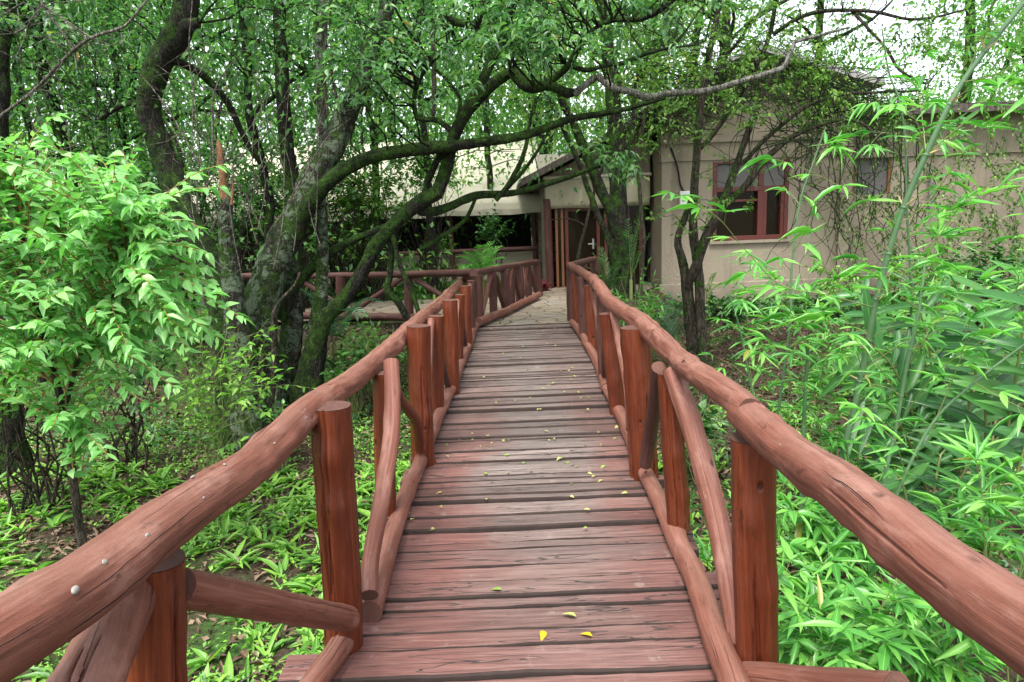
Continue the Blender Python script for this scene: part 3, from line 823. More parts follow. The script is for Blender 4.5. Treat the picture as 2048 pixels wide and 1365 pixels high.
# red window
win = MB()
fr = .085
win.box(wx0, wx0 + fr, HY - .03, HY + .09, wz0, wz1); win.box(wx1 - fr, wx1, HY - .03, HY + .09, wz0, wz1)
win.box(wx0 + fr, wx1 - fr, HY - .028, HY + .09, wz0, wz0 + fr); win.box(wx0 + fr, wx1 - fr, HY - .028, HY + .09, wz1 - .05, wz1)
ztr = hz(1500, 378).z; xmul = hz(1520, 420).x
win.box(wx0 + fr, wx1 - fr, HY - .026, HY + .088, ztr - .05, ztr + .05)
win.box(xmul - .06, xmul + .06, HY - .03, HY + .092, wz0 + fr, ztr - .05); win.box(xmul - .05, xmul + .05, HY - .028, HY + .09, ztr + .05, wz1 - .05)
zmid = hz(1480, 402).z
win.box(wx0 + fr, xmul - .06, HY - .02, HY + .08, zmid - .025, zmid + .025)
win.box(xmul + .06, xmul + .13, HY - .02, HY + .08, wz0 + fr, ztr - .05); win.box(wx1 - fr - .07, wx1 - fr, HY - .02, HY + .08, wz0 + fr, ztr - .05)
w_ = bevel(win.build('window', M['redframe'], house), .008)
mb = MB(); mb.box(wx0 + .05, wx1 - .05, HY + .10, HY + .115, wz0 + .05, ztr); mb.build('pane', M['glass'], w_)
mb = MB()
mb.box(wx0 + fr, xmul - .05, HY + .02, HY + .035, ztr + .05, wz1 - .05); mb.box(xmul + .05, wx1 - fr, HY + .02, HY + .035, ztr + .05, wz1 - .05)
mb.build('roller_shade', M['shade'], w_)
mb = MB(); mb.box(wx0 - .06, wx1 + .06, HY - .07, HY - .032, wz0 - .06, wz0 - .002); mb.build('sill', M['stucco'], w_)

# entrance lodge with door and rolled canvas
EY = 14.8
ez = lambda px, py: PY(px, py, EY)
ent = thing('entrance_lodge', 'tan gabled entrance lodge with glazed timber door and rolled canvas flap', 'building', (1.8, EY, 0))
xa = ez(1093, 450).x; xb = 3.05
zc1 = ez(1190, 356).z; zc0 = ez(1190, 416).z
eL = ez(1046, 372); pk = ez(1300, 236)
def rz_(x): return eL.z + (x - eL.x) * (pk.z - eL.z) / (pk.x - eL.x)
mb = MB()
mb.prism([(xa, EY, zc1), (xb, EY, zc1), (xb, EY, rz_(xb) - .06), (xa, EY, rz_(xa) - .06)], (0, .2, 0))
mb.box(xa - .02, xa + .1, EY + .22, EY + 6, 0, zc1)
mb.box(xa, xb + 1.5, EY + 5, EY + 5.2, -.3, rz_(xa))
mb.build('gable_wall', M['stucco'], ent)
mb = MB()
n_ = Vector((pk.z - eL.z, 0, -(pk.x - eL.x))).normalized()
mb.prism([eL + Vector((-.1, -.55, -.05)), pk + Vector((0, -.55, 0)), pk + Vector((0, -.55, .14)), eL + Vector((-.1, -.55, .09))], (0, 6, 0))
eR = Vector((2 * pk.x - eL.x, EY, eL.z))
mb.prism([pk + Vector((0.003, -.55, 0)), eR + Vector((.1, -.55, -.05)), eR + Vector((.1, -.55, .09)), pk + Vector((.003, -.55, .14))], (0, 6, 0))
mb.build('roof', M['roof'], ent)
mb = MB()                                           # rolled canvas flap, gently folded
nx_ = 60
prev = None
for i in range(nx_ + 1):
    t = i / nx_; x = xa - .03 + (xb + .0 - xa) * t
    yb = EY - .12 - .02 * math.sin(t * 23) - .015 * math.sin(t * 57 + 1)
    col_ = []
    for j in range(7):
        s_ = j / 6
        z = zc1 + (zc0 + .015 * math.sin(t * 9) - zc1) * s_
        col_.append(mb.vert((x, yb - .03 * math.sin(s_ * 3.1) + .012 * math.sin(t * 40 + s_ * 4) * s_, z)))
    if prev:
        for j in range(6): mb.face((prev[j], prev[j + 1], col_[j + 1], col_[j]))
    prev = col_
fl = mb.build('canvas_flap', M['canvas'], ent, True)
sl = fl.modifiers.new('thick', 'SOLIDIFY'); sl.thickness = .012
mb = MB(); tube(mb, [(xa - .05, EY - .13, zc1 + .02), (xb, EY - .13, zc1 + .03)], .035, 10, .2, .1, .01, 4); mb.build('canvas_roll', M['canvas_pale'], fl, True)
mb = MB(); tube(mb, [ez(1100, 580) + Vector((0, -.1, 0)), ez(1094, 418) + Vector((0, -.1, .2))], .085, 14, .2, .04); mb.build('post', M['dark_rail'], ent, True)
mb = MB()
def bar(px, w, mat=None, y0=-.03, y1=.08):
    x = ez(px, 500).x; mb.box(x - w, x + w, EY + y0, EY + y1, .0, zc0 + .3)
for px in (1114, 1125): bar(px, .025)
mb.build('door_side_frame', M['orange'], ent)
dr = None
mb = MB()
x0, x1 = ez(1131, 500).x, ez(1200, 500).x
zt = zc0 + .06
mb.box(x0, x0 + .07, EY - .02, EY + .06, .02, zt); mb.box(x1 - .07, x1, EY - .02, EY + .06, .02, zt)
mb.box(x0 + .07, x1 - .07, EY - .018, EY + .06, zt - .12, zt); mb.box(x0 + .07, x1 - .07, EY - .018, EY + .06, .02, .14)
dr = bevel(mb.build('door', M['redframe'], ent), .006)
mb = MB(); mb.box(x0 + .06, x1 - .06, EY + .02, EY + .03, .1, zt - .1); mb.build('pane', M['glass'], dr)
mb = MB(); hp = ez(1186, 488); mb.box(hp.x - .02, hp.x + .02, EY - .035, EY - .021, hp.z - .11, hp.z + .11); tube(mb, [hp + Vector((0, -.06, 0)), hp + Vector((-.11, -.065, .0))], .012, 8, .05, 0); mb.build('handle', M['metal'], dr)
mb = MB()
for px in (1212, 1256, 1281): bar(px, .03, None, -.025, .07)
mb.build('side_frame', M['redframe'], ent)
mb = MB(); xg0, xg1 = ez(1117, 500).x, ez(1281, 500).x
mb.box(ez(1115, 500).x, x0 - .004, EY + .03, EY + .04, .03, zc0 + .3); mb.box(x1 + .004, xg1, EY + .03, EY + .04, .03, zc0 + .3)
mb.build('side_glass', M['glass'], ent)

mb = MB(); mb.box(xb + .01, xl - .01, EY + .35, EY + .45, -.5, rz_(xb) + .2); mb.build('recess_shade_sheet', M['black'], ent)  # black sheet added to stand in for the shade of the deep recess
# tented pavilion at left back
TY = 17.0
tz = lambda px, py: PY(px, py, TY)
tent = thing('tent_pavilion', 'cream canvas tent pavilion with dark open side, behind the trees', 'tent', (-4, TY, 0))
xr = tz(1072, 450).x; xlft = tz(360, 450).x
ze = tz(1060, 410).z; zh = tz(1030, 500).z
mb = MB()
ridge_z = ze + 2.0; RYd = TY + 4.2
prev = None
for i in range(49):
    t = i / 48; x = xlft + (xr + .25 - xlft) * t
    sag = .12 * math.sin(t * math.pi * 6) ** 2
    col_ = []
    for j in range(9):
        s_ = j / 8
        col_.append(mb.vert((x, TY - .35 + (RYd - TY + .35) * s_, ze + .05 + (ridge_z - ze) * s_ - sag * math.sin(s_ * math.pi) - .03 * math.sin(t * 50) * (1 - s_))))
    if prev:
        for j in range(8): mb.face((prev[j], col_[j], col_[j + 1], prev[j + 1]))
    prev = col_
rf = mb.build('canvas_roof', M['canvas_pale'], tent, True); sl = rf.modifiers.new('thick', 'SOLIDIFY'); sl.thickness = .02
mb = MB()
prev = None
for i in range(121):
    t = i / 120; x = xlft + (xr + .25 - xlft) * t
    zz = ze + .06 - .010 * math.sin(t * 50)
    d = .012 * math.sin(t * 160) + .01 * math.sin(t * 67)
    cur = (mb.vert((x, TY - .36, zz)), mb.vert((x, TY - .38 + d * .4, zz - .14)), mb.vert((x, TY - .36 + d, zz - .27 - .012 * math.sin(t * 31))))
    if prev:
        mb.face((prev[0], prev[1], cur[1], cur[0])); mb.face((prev[1], prev[2], cur[2], cur[1]))
    prev = cur
vl = mb.build('valance', M['canvas_pale'], tent); sl = vl.modifiers.new('thick', 'SOLIDIFY'); sl.thickness = .012
mb = MB(); mb.box(xlft, xr - .1, TY + .0, TY + .1, -.1, zh - .06); mb.build('half_wall', M['canvas'], tent)
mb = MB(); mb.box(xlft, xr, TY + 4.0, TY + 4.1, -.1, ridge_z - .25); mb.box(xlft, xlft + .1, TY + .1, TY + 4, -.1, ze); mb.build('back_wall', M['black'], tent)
for px, nm in ((1070, 0), (905, 1), (740, 2), (560, 3)):
    x = tz(px, 480).x
    mb = MB(); tube(mb, [(x, TY - .1, -.1), (x - .02, TY - .1, ze)], .06, 12, .3, .05, 0, px); mb.build('post', M['dark_rail'], tent, True)
mb = MB(); tube(mb, [(xlft, TY - .12, zh), (xr, TY - .12, zh + .02)], .06, 12, .4, .05, 0, 7); mb.build('rail', M['dark_rail'], tent, True)
# pale screen wall between tent and lodge
scr = thing('screen_wall', 'narrow pale cream wall with thin crossed battens, between tent and doorway', 'wall', (tz(1082, 500).x, TY + .4, 0))
sx = xr + .08
mb = MB(); mb.box(sx, sx + .8, TY + .3, TY + .4, -.1, ze + 1.2); mb.build('panel', M['canvas_pale'], scr)
mb = MB()
for i in range(6):
    z = .35 + i * .28
    mb.box(sx, sx + .8, TY + .27, TY + .297, z, z + .03)
mb.build('batten', M['orange'], scr)
mb = MB(); mb.box(sx - .02, sx + .82, TY + .2, TY + .262, -.1, .32); mb.build('base', M['stucco'], scr)
# ------------------------------------------------------------------ vegetation
def pxr(p, Y=None):
    return (Vector(p) - EYE).dot(FWD) / FPX
def V3(a): return np.array((a[0], a[1], a[2]), float)
def rv(rng, s=1.0): return Vector(tuple(rng.normal(size=3) * s))

LIMB_SCALE = [1.0]
def limb(mb, pts, rpx, seg=12, step=.10, rough=.16, wob=.03, seed=0, freq=3.5, knots=0):
    """pts (px, py, Y) -> tube; rpx radii in photo pixels there. Returns dense points"""
    P = [PY(*p) for p in pts]
    if not isinstance(rpx, (list, tuple)): rpx = [rpx] * len(P)
    rad = [r * pxr(p) * LIMB_SCALE[0] for r, p in zip(rpx, P)]
    return tube(mb, P, rad, seg, step, rough, wob, seed, True, None, freq, knots)[0]

def twig_to(mb, a, b, r, rng, seg=5, sag=.06):
    a = Vector(a); b = Vector(b); L = (b - a).length
    k = 4; pts = [a]
    for i in range(1, k):
        t = i / k
        pts.append(a.lerp(b, t) + rv(rng, L * .06) + Vector((0, 0, sag * L * math.sin(t * math.pi))))
    pts.append(b)
    return tube(mb, pts, [r * (1 - .65 * i / k) for i in range(k + 1)], seg, max(.08, L / 10), .1, 0, int(rng.integers(1e6)), False)[0]

def leaf_spray(mb, lv, p, d, L, rng, n, ll, lw, r=.004, droop=.25, sub=3):
    """a leafy twig with side twigs; leaves alternate along them"""
    d = Vector(d).normalized()
    for s_ in range(sub):
        dd = (d + rv(rng, .45)).normalized()
        pts = [Vector(p)]
        l_ = L * rng.uniform(.6, 1.1)
        for i in range(5):
            dd = (dd + rv(rng, .12) + Vector((0, 0, -droop * .18))).normalized()
            pts.append(pts[-1] + dd * l_ / 5)
        if mb is not None: tube(mb, pts, [r, r * .9, r * .8, r * .6, r * .5, r * .35], 4, l_ / 5, 0, 0, 0, False)
        A = np.array([V3(q) for q in pts])
        t = np.linspace(.18, 1, n) * 5
        i0 = np.clip(t.astype(int), 0, 4); fr = (t - i0)[:, None]
        pos = A[i0] * (1 - fr) + A[i0 + 1] * fr
        ax = V3(dd)
        side = np.cross(ax, [0, 0, 1]); side /= np.linalg.norm(side) + 1e-9
        sg = np.where(np.arange(n) % 2 == 0, 1, -1)[:, None]
        D = ax * .55 + side * sg * .75 + rng.normal(size=(n, 3)) * .22 + np.array([0, 0, -droop])
        D[-1] = ax
        N = np.array([0, 0, 1.0]) + rng.normal(size=(n, 3)) * .35
        lv.add(pos, D, N, rng.uniform(.7, 1.15, n) * ll, rng.uniform(.85, 1.1, n) * lw, rng.random(n))

def leaf_blob(lv, c, sig, n, rng, ll, lw, droop=.35):
    c = np.asarray(c, float)
    off = rng.normal(size=(n, 3)) * sig
    D = off / (np.linalg.norm(off, axis=1, keepdims=True) + 1e-6) + rng.normal(size=(n, 3)) * .6 + np.array([0, 0, -droop])
    N = np.array([0, 0, 1.0]) + rng.normal(size=(n, 3)) * .55
    lv.add(c + off, D, N, rng.uniform(.65, 1.2, n) * ll, rng.uniform(.8, 1.1, n) * lw, rng.random(n))

def nearest(limbs, c):
    c = Vector(c)
    return min(limbs, key=lambda q: (q - c).length_squared)

def px_clusters(rng, n, poly, Yr):
    """n points whose photo position falls in box poly=(x0,x1,y0,y1), depth in Yr"""
    return [PY(rng.uniform(poly[0], poly[1]), rng.uniform(poly[2], poly[3]), rng.uniform(*Yr)) for _ in range(n)]

def crown(name, par, mat, cl, limbs, rng, ll, lw, per, sig, near=False, spray=False, tw=.012, twmat='bark_dark', maxd=3.5, L=.5):
    mb = MB(); lv = Leaves()
    for c in cl:
        q = nearest(limbs, c)
        if (q - c).length > maxd: c = q.lerp(c, maxd / (q - c).length)
        if (q - c).length > .08:
            twig_to(mb, q, c, tw * rng.uniform(.7, 1.3), rng)
        d = (c - q).normalized() if (q - c).length > .05 else rv(rng)
        if spray: leaf_spray(mb, lv, c, d + Vector((0, 0, .1)), L, rng, per, ll, lw, tw * .3, .3, 3)
        else: leaf_blob(lv, c, sig, per, rng, ll, lw)
    o = lv.build(name, mat, par, near)
    if mb.v: mb.build('twigs', M[twmat], par, True)
    return o

# ---- the big mossy trees left of the bridge
rng = np.random.default_rng(11)
LIMB_SCALE[0] = .82
tA = thing('mossy_tree', 'big dark mossy tree leaning left behind the pale bush, its trunk bent at mid height', 'tree', PY(470, 860, 7.9))
mb = MB(); LA = []
LA += limb(mb, [(486, 895, 7.7), (478, 820, 7.75), (470, 720, 7.85), (452, 640, 7.95), (432, 565, 8.0), (400, 480, 8.1), (352, 380, 8.2), (318, 290, 8.3), (298, 215, 8.3), (312, 140, 8.3), (350, 70, 8.3), (372, 0, 8.3), (380, -120, 8.3), (360, -320, 8.3)],
           [56, 46, 42, 38, 33, 30, 28, 28, 27, 28, 31, 28, 25, 20], 18, .07, .22, .03, 1, 3.0, 8)
LA += limb(mb, [(300, 210, 8.3), (255, 210, 8.5), (190, 245, 8.8)], [13, 7, 4], 8, .1, .2, .03, 2)
LA += limb(mb, [(365, 60, 8.3), (385, 48, 8.2), (398, 46, 8.2)], [22, 16, 12], 9, .05, .2, .0, 4)
LA += limb(mb, [(345, 120, 8.3), (410, 150, 8.7), (462, 220, 9.0), (498, 290, 9.2), (520, 330, 9.3)], [10, 9, 8, 7, 5], 8, .1, .15, .03, 3)
mb.build('trunk', M['bark_moss'], tA, True)
cl = px_clusters(rng, 36, (120, 620, -300, 20), (7.6, 9.6)) + px_clusters(rng, 14, (60, 330, 60, 260), (8.2, 9.5))
crown('crown', tA, M['leaf_wood'], cl, LA, rng, .085, .04, 46, .24)

tS = thing('broken_trunk', 'broken grey trunk with torn orange-brown top, between two mossy trunks', 'tree trunk', PY(470, 700, 7.6))
mb = MB()
limb(mb, [(500, 900, 7.55), (486, 740, 7.6), (470, 620, 7.6), (458, 520, 7.6), (450, 440, 7.6), (447, 398, 7.6)], [44, 34, 26, 22, 17, 15], 14, .07, .2, .015, 6, 4.0, 4)
mb.build('trunk', M['bark_lichen'], tS, True)
mb = MB()
limb(mb, [(449, 400, 7.62), (445, 350, 7.62), (439, 300, 7.62), (437, 280, 7.62)], [11, 10, 8, 2], 8, .04, .5, .0, 7, 9)
limb(mb, [(463, 410, 7.56), (466, 380, 7.56), (466, 360, 7.56)], [4, 3, 1], 6, .05, .4, .0, 8, 9)
mb.build('torn_top', M['torn'], tS, True)

tB = thing('arching_tree', 'large lichen-covered tree with long arching mossy limbs reaching over the bridge', 'tree', PY(560, 830, 8.4))
mb = MB(); LB = []
LB += limb(mb, [(540, 905, 7.9), (528, 800, 8.0), (512, 700, 8.05), (528, 600, 8.1), (560, 500, 8.2), (600, 420, 8.3), (640, 340, 8.4), (680, 260, 8.5), (712, 180, 8.6), (745, 90, 8.7), (790, -20, 8.8), (830, -160, 8.9)],
           [48, 44, 48, 44, 38, 34, 31, 28, 25, 22, 18, 13], 18, .07, .2, .03, 11, 3.2, 6)
LB += limb(mb, [(588, 850, 8.5), (578, 740, 8.5), (586, 640, 8.5), (578, 560, 8.5), (572, 500, 8.5), (590, 440, 8.45)], [34, 30, 25, 22, 20, 18], 12, .08, .22, .02, 13)
LB += limb(mb, [(622, 760, 8.3), (630, 680, 8.35), (644, 560, 8.4), (645, 450, 8.4), (640, 380, 8.4), (646, 250, 8.4), (640, 100, 8.4), (650, -100, 8.4)], [28, 22, 15, 14, 13, 13, 13, 12], 12, .08, .18, .02, 14)
mb.build('trunk', M['bark_lichen'], tB, True)
def branch(par, specs, mat='bark_moss', name='branch', seg=10, wob=.012):
    mb = MB(); out = []
    for i, (pts, r) in enumerate(specs):
        SEED[0] += 1
        out += limb(mb, pts, r, seg, .06, .16, wob, SEED[0], 4.5, 3)
    mb.build(name, M[mat], par, True)
    return out
# the leaning lower limb with its cut knot
mb = MB()
LB += limb(mb, [(620, 870, 8.2), (616, 800, 8.2), (625, 720, 8.2), (650, 642, 8.2), (703, 580, 8.15), (754, 492, 8.05), (805, 431, 8.0), (846, 402, 7.95), (880, 384, 7.95)],
           [50, 40, 28, 19, 17.5, 17.5, 18, 19, 17], 14, .06, .18, .015, 12, 4, 5)
mb.build('branch', M['bark_moss'], tB, True)
# the arch
LB += branch(tB, [([(590, 470, 8.2), (622, 405, 8.1), (680, 345, 8.0), (755, 312, 7.9), (850, 297, 7.8), (912, 292, 7.75), (1000, 280, 7.7), (1060, 268, 7.7), (1130, 242, 7.65), (1210, 226, 7.6), (1262, 215, 7.6), (1330, 196, 7.6)], [22, 20, 18, 16, 16, 14, 12, 11, 9, 7, 6, 4]),
                  ([(905, 296, 7.76), (880, 310, 7.9), (858, 360, 8.0), (838, 420, 8.1)], [12, 9, 7, 5])])
# limb rising from the knot and running right
LB += branch(tB, [([(874, 390, 7.95), (890, 345, 7.95), (905, 282, 7.9), (925, 238, 7.85), (960, 195, 7.8), (1000, 158, 7.75), (1028, 143, 7.7)], [17, 16, 15, 15, 14, 13, 12]),
                  ([(1024, 142, 7.7), (1044, 166, 7.65), (1066, 176, 7.6), (1100, 172, 7.55), (1135, 186, 7.5), (1150, 184, 7.5)], [15, 15, 14, 11, 12, 9]),
                  ([(905, 264, 7.9), (872, 240, 7.9), (834, 236, 7.9), (831, 180, 7.9), (858, 130, 7.9), (905, 95, 7.9), (955, 60, 7.9)], [8, 7, 6, 6, 6, 5, 3]),
                  ([(905, 270, 7.95), (935, 215, 8.1), (980, 130, 8.3), (1010, 60, 8.4), (1040, -30, 8.5)], [9, 12, 12, 10, 8]),
                  ([(915, 235, 7.95), (920, 198, 8.0), (890, 155, 8.0), (872, 140, 8.0)], [5, 4, 4, 3]),
                  ([(855, 30, 8.3), (900, 42, 8.3), (950, 52, 8.3), (985, 45, 8.3), (1040, -10, 8.4)], [8, 10, 9, 9, 8])])
# twisted pale limb toward the right
LP = branch(tB, [([(1148, 188, 7.5), (1165, 174, 7.45), (1196, 155, 7.4), (1212, 168, 7.35), (1232, 180, 7.3), (1262, 183, 7.25), (1296, 195, 7.2), (1330, 188, 7.15), (1400, 184, 7.1), (1470, 166, 7.05), (1530, 150, 7.0), (1568, 135, 7.0), (1580, 108, 7.0), (1590, 85, 7.0), (1640, 70, 7.0), (1700, 55, 7.0)],
                   [9, 9, 8, 9, 8, 8, 9, 7, 7, 7, 7, 7, 6, 5, 4, 2])], 'bark_pale')
LB += LP
LB += branch(tB, [([(1072, 176, 7.58), (1105, 160, 7.55), (1138, 132, 7.5), (1155, 100, 7.45), (1185, 62, 7.4), (1225, 40, 7.35), (1280, 38, 7.3), (1315, 25, 7.25), (1350, 0, 7.2)], [10, 9, 9, 8, 7, 7, 6, 6, 5]),
                  ([(1130, 128, 7.5), (1170, 140, 7.5), (1205, 133, 7.5), (1245, 128, 7.5), (1290, 108, 7.5), (1340, 95, 7.5)], [6, 6, 5, 5, 5, 3])], 'bark_dark')
# low limb crossing in front of the tent
LB += branch(tB, [([(838, 424, 8.0), (870, 424, 8.1), (908, 410, 8.2), (955, 392, 8.3), (1010, 388, 8.4), (1055, 380, 8.5), (1113, 363, 8.6), (1190, 335, 8.7), (1216, 328, 8.7), (1238, 300, 8.7)], [10, 11, 10, 10, 8, 7, 7, 5, 4, 3]),
                  ([(990, 402, 8.3), (1016, 372, 8.3), (1040, 328, 8.3), (1052, 290, 8.3), (1060, 250, 8.3), (1075, 195, 8.3)], [6, 6, 6, 5, 5, 4]),
                  ([(1000, 392, 8.4), (1040, 350, 8.4), (1070, 310, 8.4), (1100, 260, 8.4)], [5, 5, 4, 3]),
                  ([(840, 500, 8.2), (890, 470, 8.25), (930, 440, 8.3), (950, 400, 8.3)], [6, 6, 5, 4])])
LB += branch(tB, [([(784, 465, 8.05), (781, 537, 8.1), (775, 582, 8.1), (793, 600, 8.1), (814, 634, 8.15), (830, 668, 8.2)], [6, 7, 9, 9, 9, 8]),
                  ([(786, 470, 8.0), (799, 526, 8.0), (814, 561, 8.0), (834, 620, 8.0), (842, 660, 8.0)], [6, 6, 6, 6, 5])])
LB += branch(tB, [([(560, 640, 8.3), (594, 572, 8.4), (629, 532, 8.5), (667, 502, 8.6), (702, 482, 8.7), (755, 461, 8.8), (830, 420, 9.0), (900, 350, 9.2)], [13, 12, 12, 11, 9, 8, 7, 5])])
cl = px_clusters(rng, 140, (560, 1500, -330, 25), (6.2, 9.5)) + px_clusters(rng, 70, (660, 1350, 0, 120), (6.6, 8.6)) + px_clusters(rng, 18, (640, 1100, 100, 260), (7.4, 9.2)) \
    + px_clusters(rng, 16, (980, 1120, 20, 110), (6.2, 6.8)) + px_clusters(rng, 14, (680, 800, 60, 200), (6.4, 7.2)) + px_clusters(rng, 10, (1180, 1250, 300, 330), (8.4, 8.8))
crown('crown', tB, M['leaf_canopy'], cl, LB, rng, .100, .040, 8, .2, True, True, .011, 'bark_dark', 2.2, .42)
# aerial roots / bare hanging stems
for pts, r in (([(655, -60, 7.2), (652, 60, 7.2), (650, 160, 7.2), (655, 232, 7.2)], 3.6), ([(660, -60, 7.1), (662, 80, 7.1), (664, 150, 7.1), (673, 196, 7.1)], 3.6), ([(864, -60, 9.5), (866, 80, 9.4), (868, 160, 9.3), (867, 232, 9.2)], 5.5)):
    SEED[0] += 1; mb = MB(); limb(mb, pts, r, 7, .1, .1, .01, SEED[0])
    mb.build('hanging_root', M['bark_brown'], tB, True)

LIMB_SCALE[0] = .9
# left edge mossy trunk
tL = thing('mossy_tree', 'green mossy trunk at the extreme left edge behind the pale bush', 'tree', PY(0, 900, 6.9))
mb = MB(); LL = limb(mb, [(22, 960, 6.8), (15, 880, 6.8), (8, 760, 6.9), (-4, 560, 7.0), (0, 300, 7.0), (-2, 100, 7.0), (6, 0, 7.0), (-10, -260, 7.0)], [44, 38, 34, 24, 18, 22, 24, 18], 16, .08, .2, .03, 31, 3.2, 6)
mb.build('trunk', M['bark_moss'], tL, True)
cl = px_clusters(rng, 26, (-260, 260, -300, 10), (6.4, 8)) + px_clusters(rng, 5, (10, 100, 15, 75), (6.2, 6.6))
crown('crown', tL, M['leaf_canopy'], cl, LL, rng, .10, .045, 8, .2, True, True, .010, 'bark_pale', 2.0, .35)

# ---- trees on the right
rng = np.random.default_rng(12)
tR = thing('dark_tree', 'dark forked tree standing in front of the glazed entrance door', 'tree', PY(1246, 590, 12.6))
LIMB_SCALE[0] = 1.02; mb = MB(); LR = []
LR += limb(mb, [(1250, 640, 12.3), (1247, 587, 12.4), (1243, 484, 12.4), (1236, 396, 12.4), (1236, 309, 12.4), (1230, 250, 12.4), (1222, 150, 12.4), (1205, 40, 12.4), (1190, -80, 12.4)], [24, 22, 20, 18, 17, 16, 13, 10, 7], 14, .1, .2, .03, 41, 3)
LR += limb(mb, [(1240, 480, 12.3), (1225, 430, 12.3), (1205, 385, 12.3), (1187, 341, 12.3), (1164, 288, 12.3), (1149, 250, 12.3), (1110, 170, 12.3), (1085, 90, 12.3)], [11, 11, 11, 10, 9, 8, 7, 5], 10, .1, .16, .03, 42)
LR += limb(mb, [(1236, 540, 12.2), (1214, 478, 12.2), (1190, 414, 12.2), (1164, 347, 12.2), (1132, 267, 12.2), (1100, 200, 12.2)], [7, 6, 6, 5, 5, 4], 8, .1, .16, .03, 43)
LR += limb(mb, [(1242, 350, 12.4), (1258, 300, 12.5), (1268, 240, 12.6), (1270, 160, 12.6)], [8, 7, 6, 4], 8, .1, .16, .03, 44)
mb.build('trunk', M['bark_dark'], tR, True)
cl = px_clusters(rng, 55, (1040, 1420, -120, 180), (11.4, 13.4)) + px_clusters(rng, 10, (1050, 1200, 180, 280), (12, 13))
crown('crown', tR, M['leaf_warm'], cl, LR, rng, .11, .055, 36, .30)
LIMB_SCALE[0] = .9
tT = thing('slender_tree', 'thin pale-stemmed sapling beside the dark forked tree at the house corner', 'tree', PY(1275, 616, 11.5))
mb = MB(); LT = limb(mb, [(1274, 640, 11.4), (1276, 616, 11.4), (1284, 543, 11.5), (1288, 484, 11.5), (1281, 411, 11.5), (1275, 323, 11.5), (1284, 265, 11.5), (1300, 180, 11.5), (1310, 80, 11.5)], [6, 5.5, 5, 5, 4.5, 4.5, 4, 3.5, 3], 8, .1, .14, .02, 45)
mb.build('trunk', M['bark_brown'], tT, True)
crown('crown', tT, M['leaf_warm'], px_clusters(rng, 16, (1240, 1380, 20, 250), (11, 12)), LT, rng, .09, .05, 26, .24)

tM = thing('multistem_tree', 'slim multi-stemmed tree in front of the red window with drooping bare branches', 'tree', PY(1395, 740, 9.6))
mb = MB(); LM = []
LM += limb(mb, [(1392, 775, 9.5), (1388, 735, 9.55), (1382, 660, 9.6), (1374, 580, 9.6), (1366, 525, 9.6), (1356, 478, 9.6), (1372, 425, 9.6), (1390, 385, 9.6)], [17, 15, 14, 13, 10, 8, 7, 5], 11, .07, .18, .015, 51, 4, 3)
LM += limb(mb, [(1412, 775, 9.4), (1405, 735, 9.45), (1402, 640, 9.5), (1398, 560, 9.5), (1388, 480, 9.5), (1386, 420, 9.5), (1390, 340, 9.5), (1396, 270, 9.5), (1404, 195, 9.5), (1420, 100, 9.5), (1440, 0, 9.5)], [14, 12, 11, 11, 10, 9, 9, 9, 8, 7, 5], 11, .07, .18, .015, 52, 4, 4)
LM += limb(mb, [(1374, 575, 9.55), (1392, 530, 9.4), (1410, 480, 9.3), (1440, 420, 9.2), (1470, 340, 9.2), (1495, 268, 9.2), (1520, 200, 9.2), (1560, 120, 9.2)], [10, 11, 11, 10, 8, 7, 6, 4], 10, .07, .18, .015, 53, 4, 3)
LM += limb(mb, [(1442, 415, 9.2), (1490, 372, 9.1), (1530, 320, 9.0), (1575, 280, 8.9), (1630, 252, 8.8), (1680, 240, 8.7), (1730, 250, 8.6), (1760, 290, 8.6)], [8, 8, 7, 6, 5, 4, 3, 2], 8, .07, .16, .02, 54)
LM += limb(mb, [(1480, 330, 9.2), (1540, 270, 9.0), (1610, 215, 8.8), (1680, 190, 8.7), (1750, 185, 8.6), (1850, 180, 8.5)], [5, 5, 4, 4, 3, 2], 7, .08, .16, .02, 55)
LM += limb(mb, [(1400, 300, 9.5), (1440, 250, 9.4), (1500, 160, 9.2), (1540, 60, 9.1), (1560, -60, 9.0)], [5, 5, 5, 5, 4], 8, .08, .16, .02, 56)
LM += limb(mb, [(1545, 70, 9.1), (1620, 30, 8.9), (1720, 20, 8.6), (1830, 40, 8.3), (1930, 20, 8.1)], [5, 5, 4, 3, 2], 7, .08, .16, .03, 57)
LM += limb(mb, [(1552, 0, 9.05), (1650, -80, 8.9), (1780, -120, 8.6), (1900, -100, 8.4)], [5, 4, 4, 3], 7, .08, .16, .03, 58)
LM += limb(mb, [(1700, 20, 8.7), (1760, 80, 8.4), (1800, 140, 8.2), (1850, 170, 8.1)], [4, 3, 3, 2], 6, .08, .16, .03, 59)
mb.build('trunk', M['bark_brown'], tM, True)
cl = px_clusters(rng, 60, (1500, 1980, -180, 120), (7.6, 9.6)) + px_clusters(rng, 70, (1260, 1640, -120, 160), (8.2, 10.2)) + px_clusters(rng, 40, (1300, 1700, 120, 270), (8.2, 9.8)) + px_clusters(rng, 14, (1320, 1520, 270, 480), (8.8, 9.6))
crown('crown', tM, M['leaf_warm'], cl, LM, rng, .075, .038, 8, .2, False, True, .006, 'bark_dark', 2.0, .30)
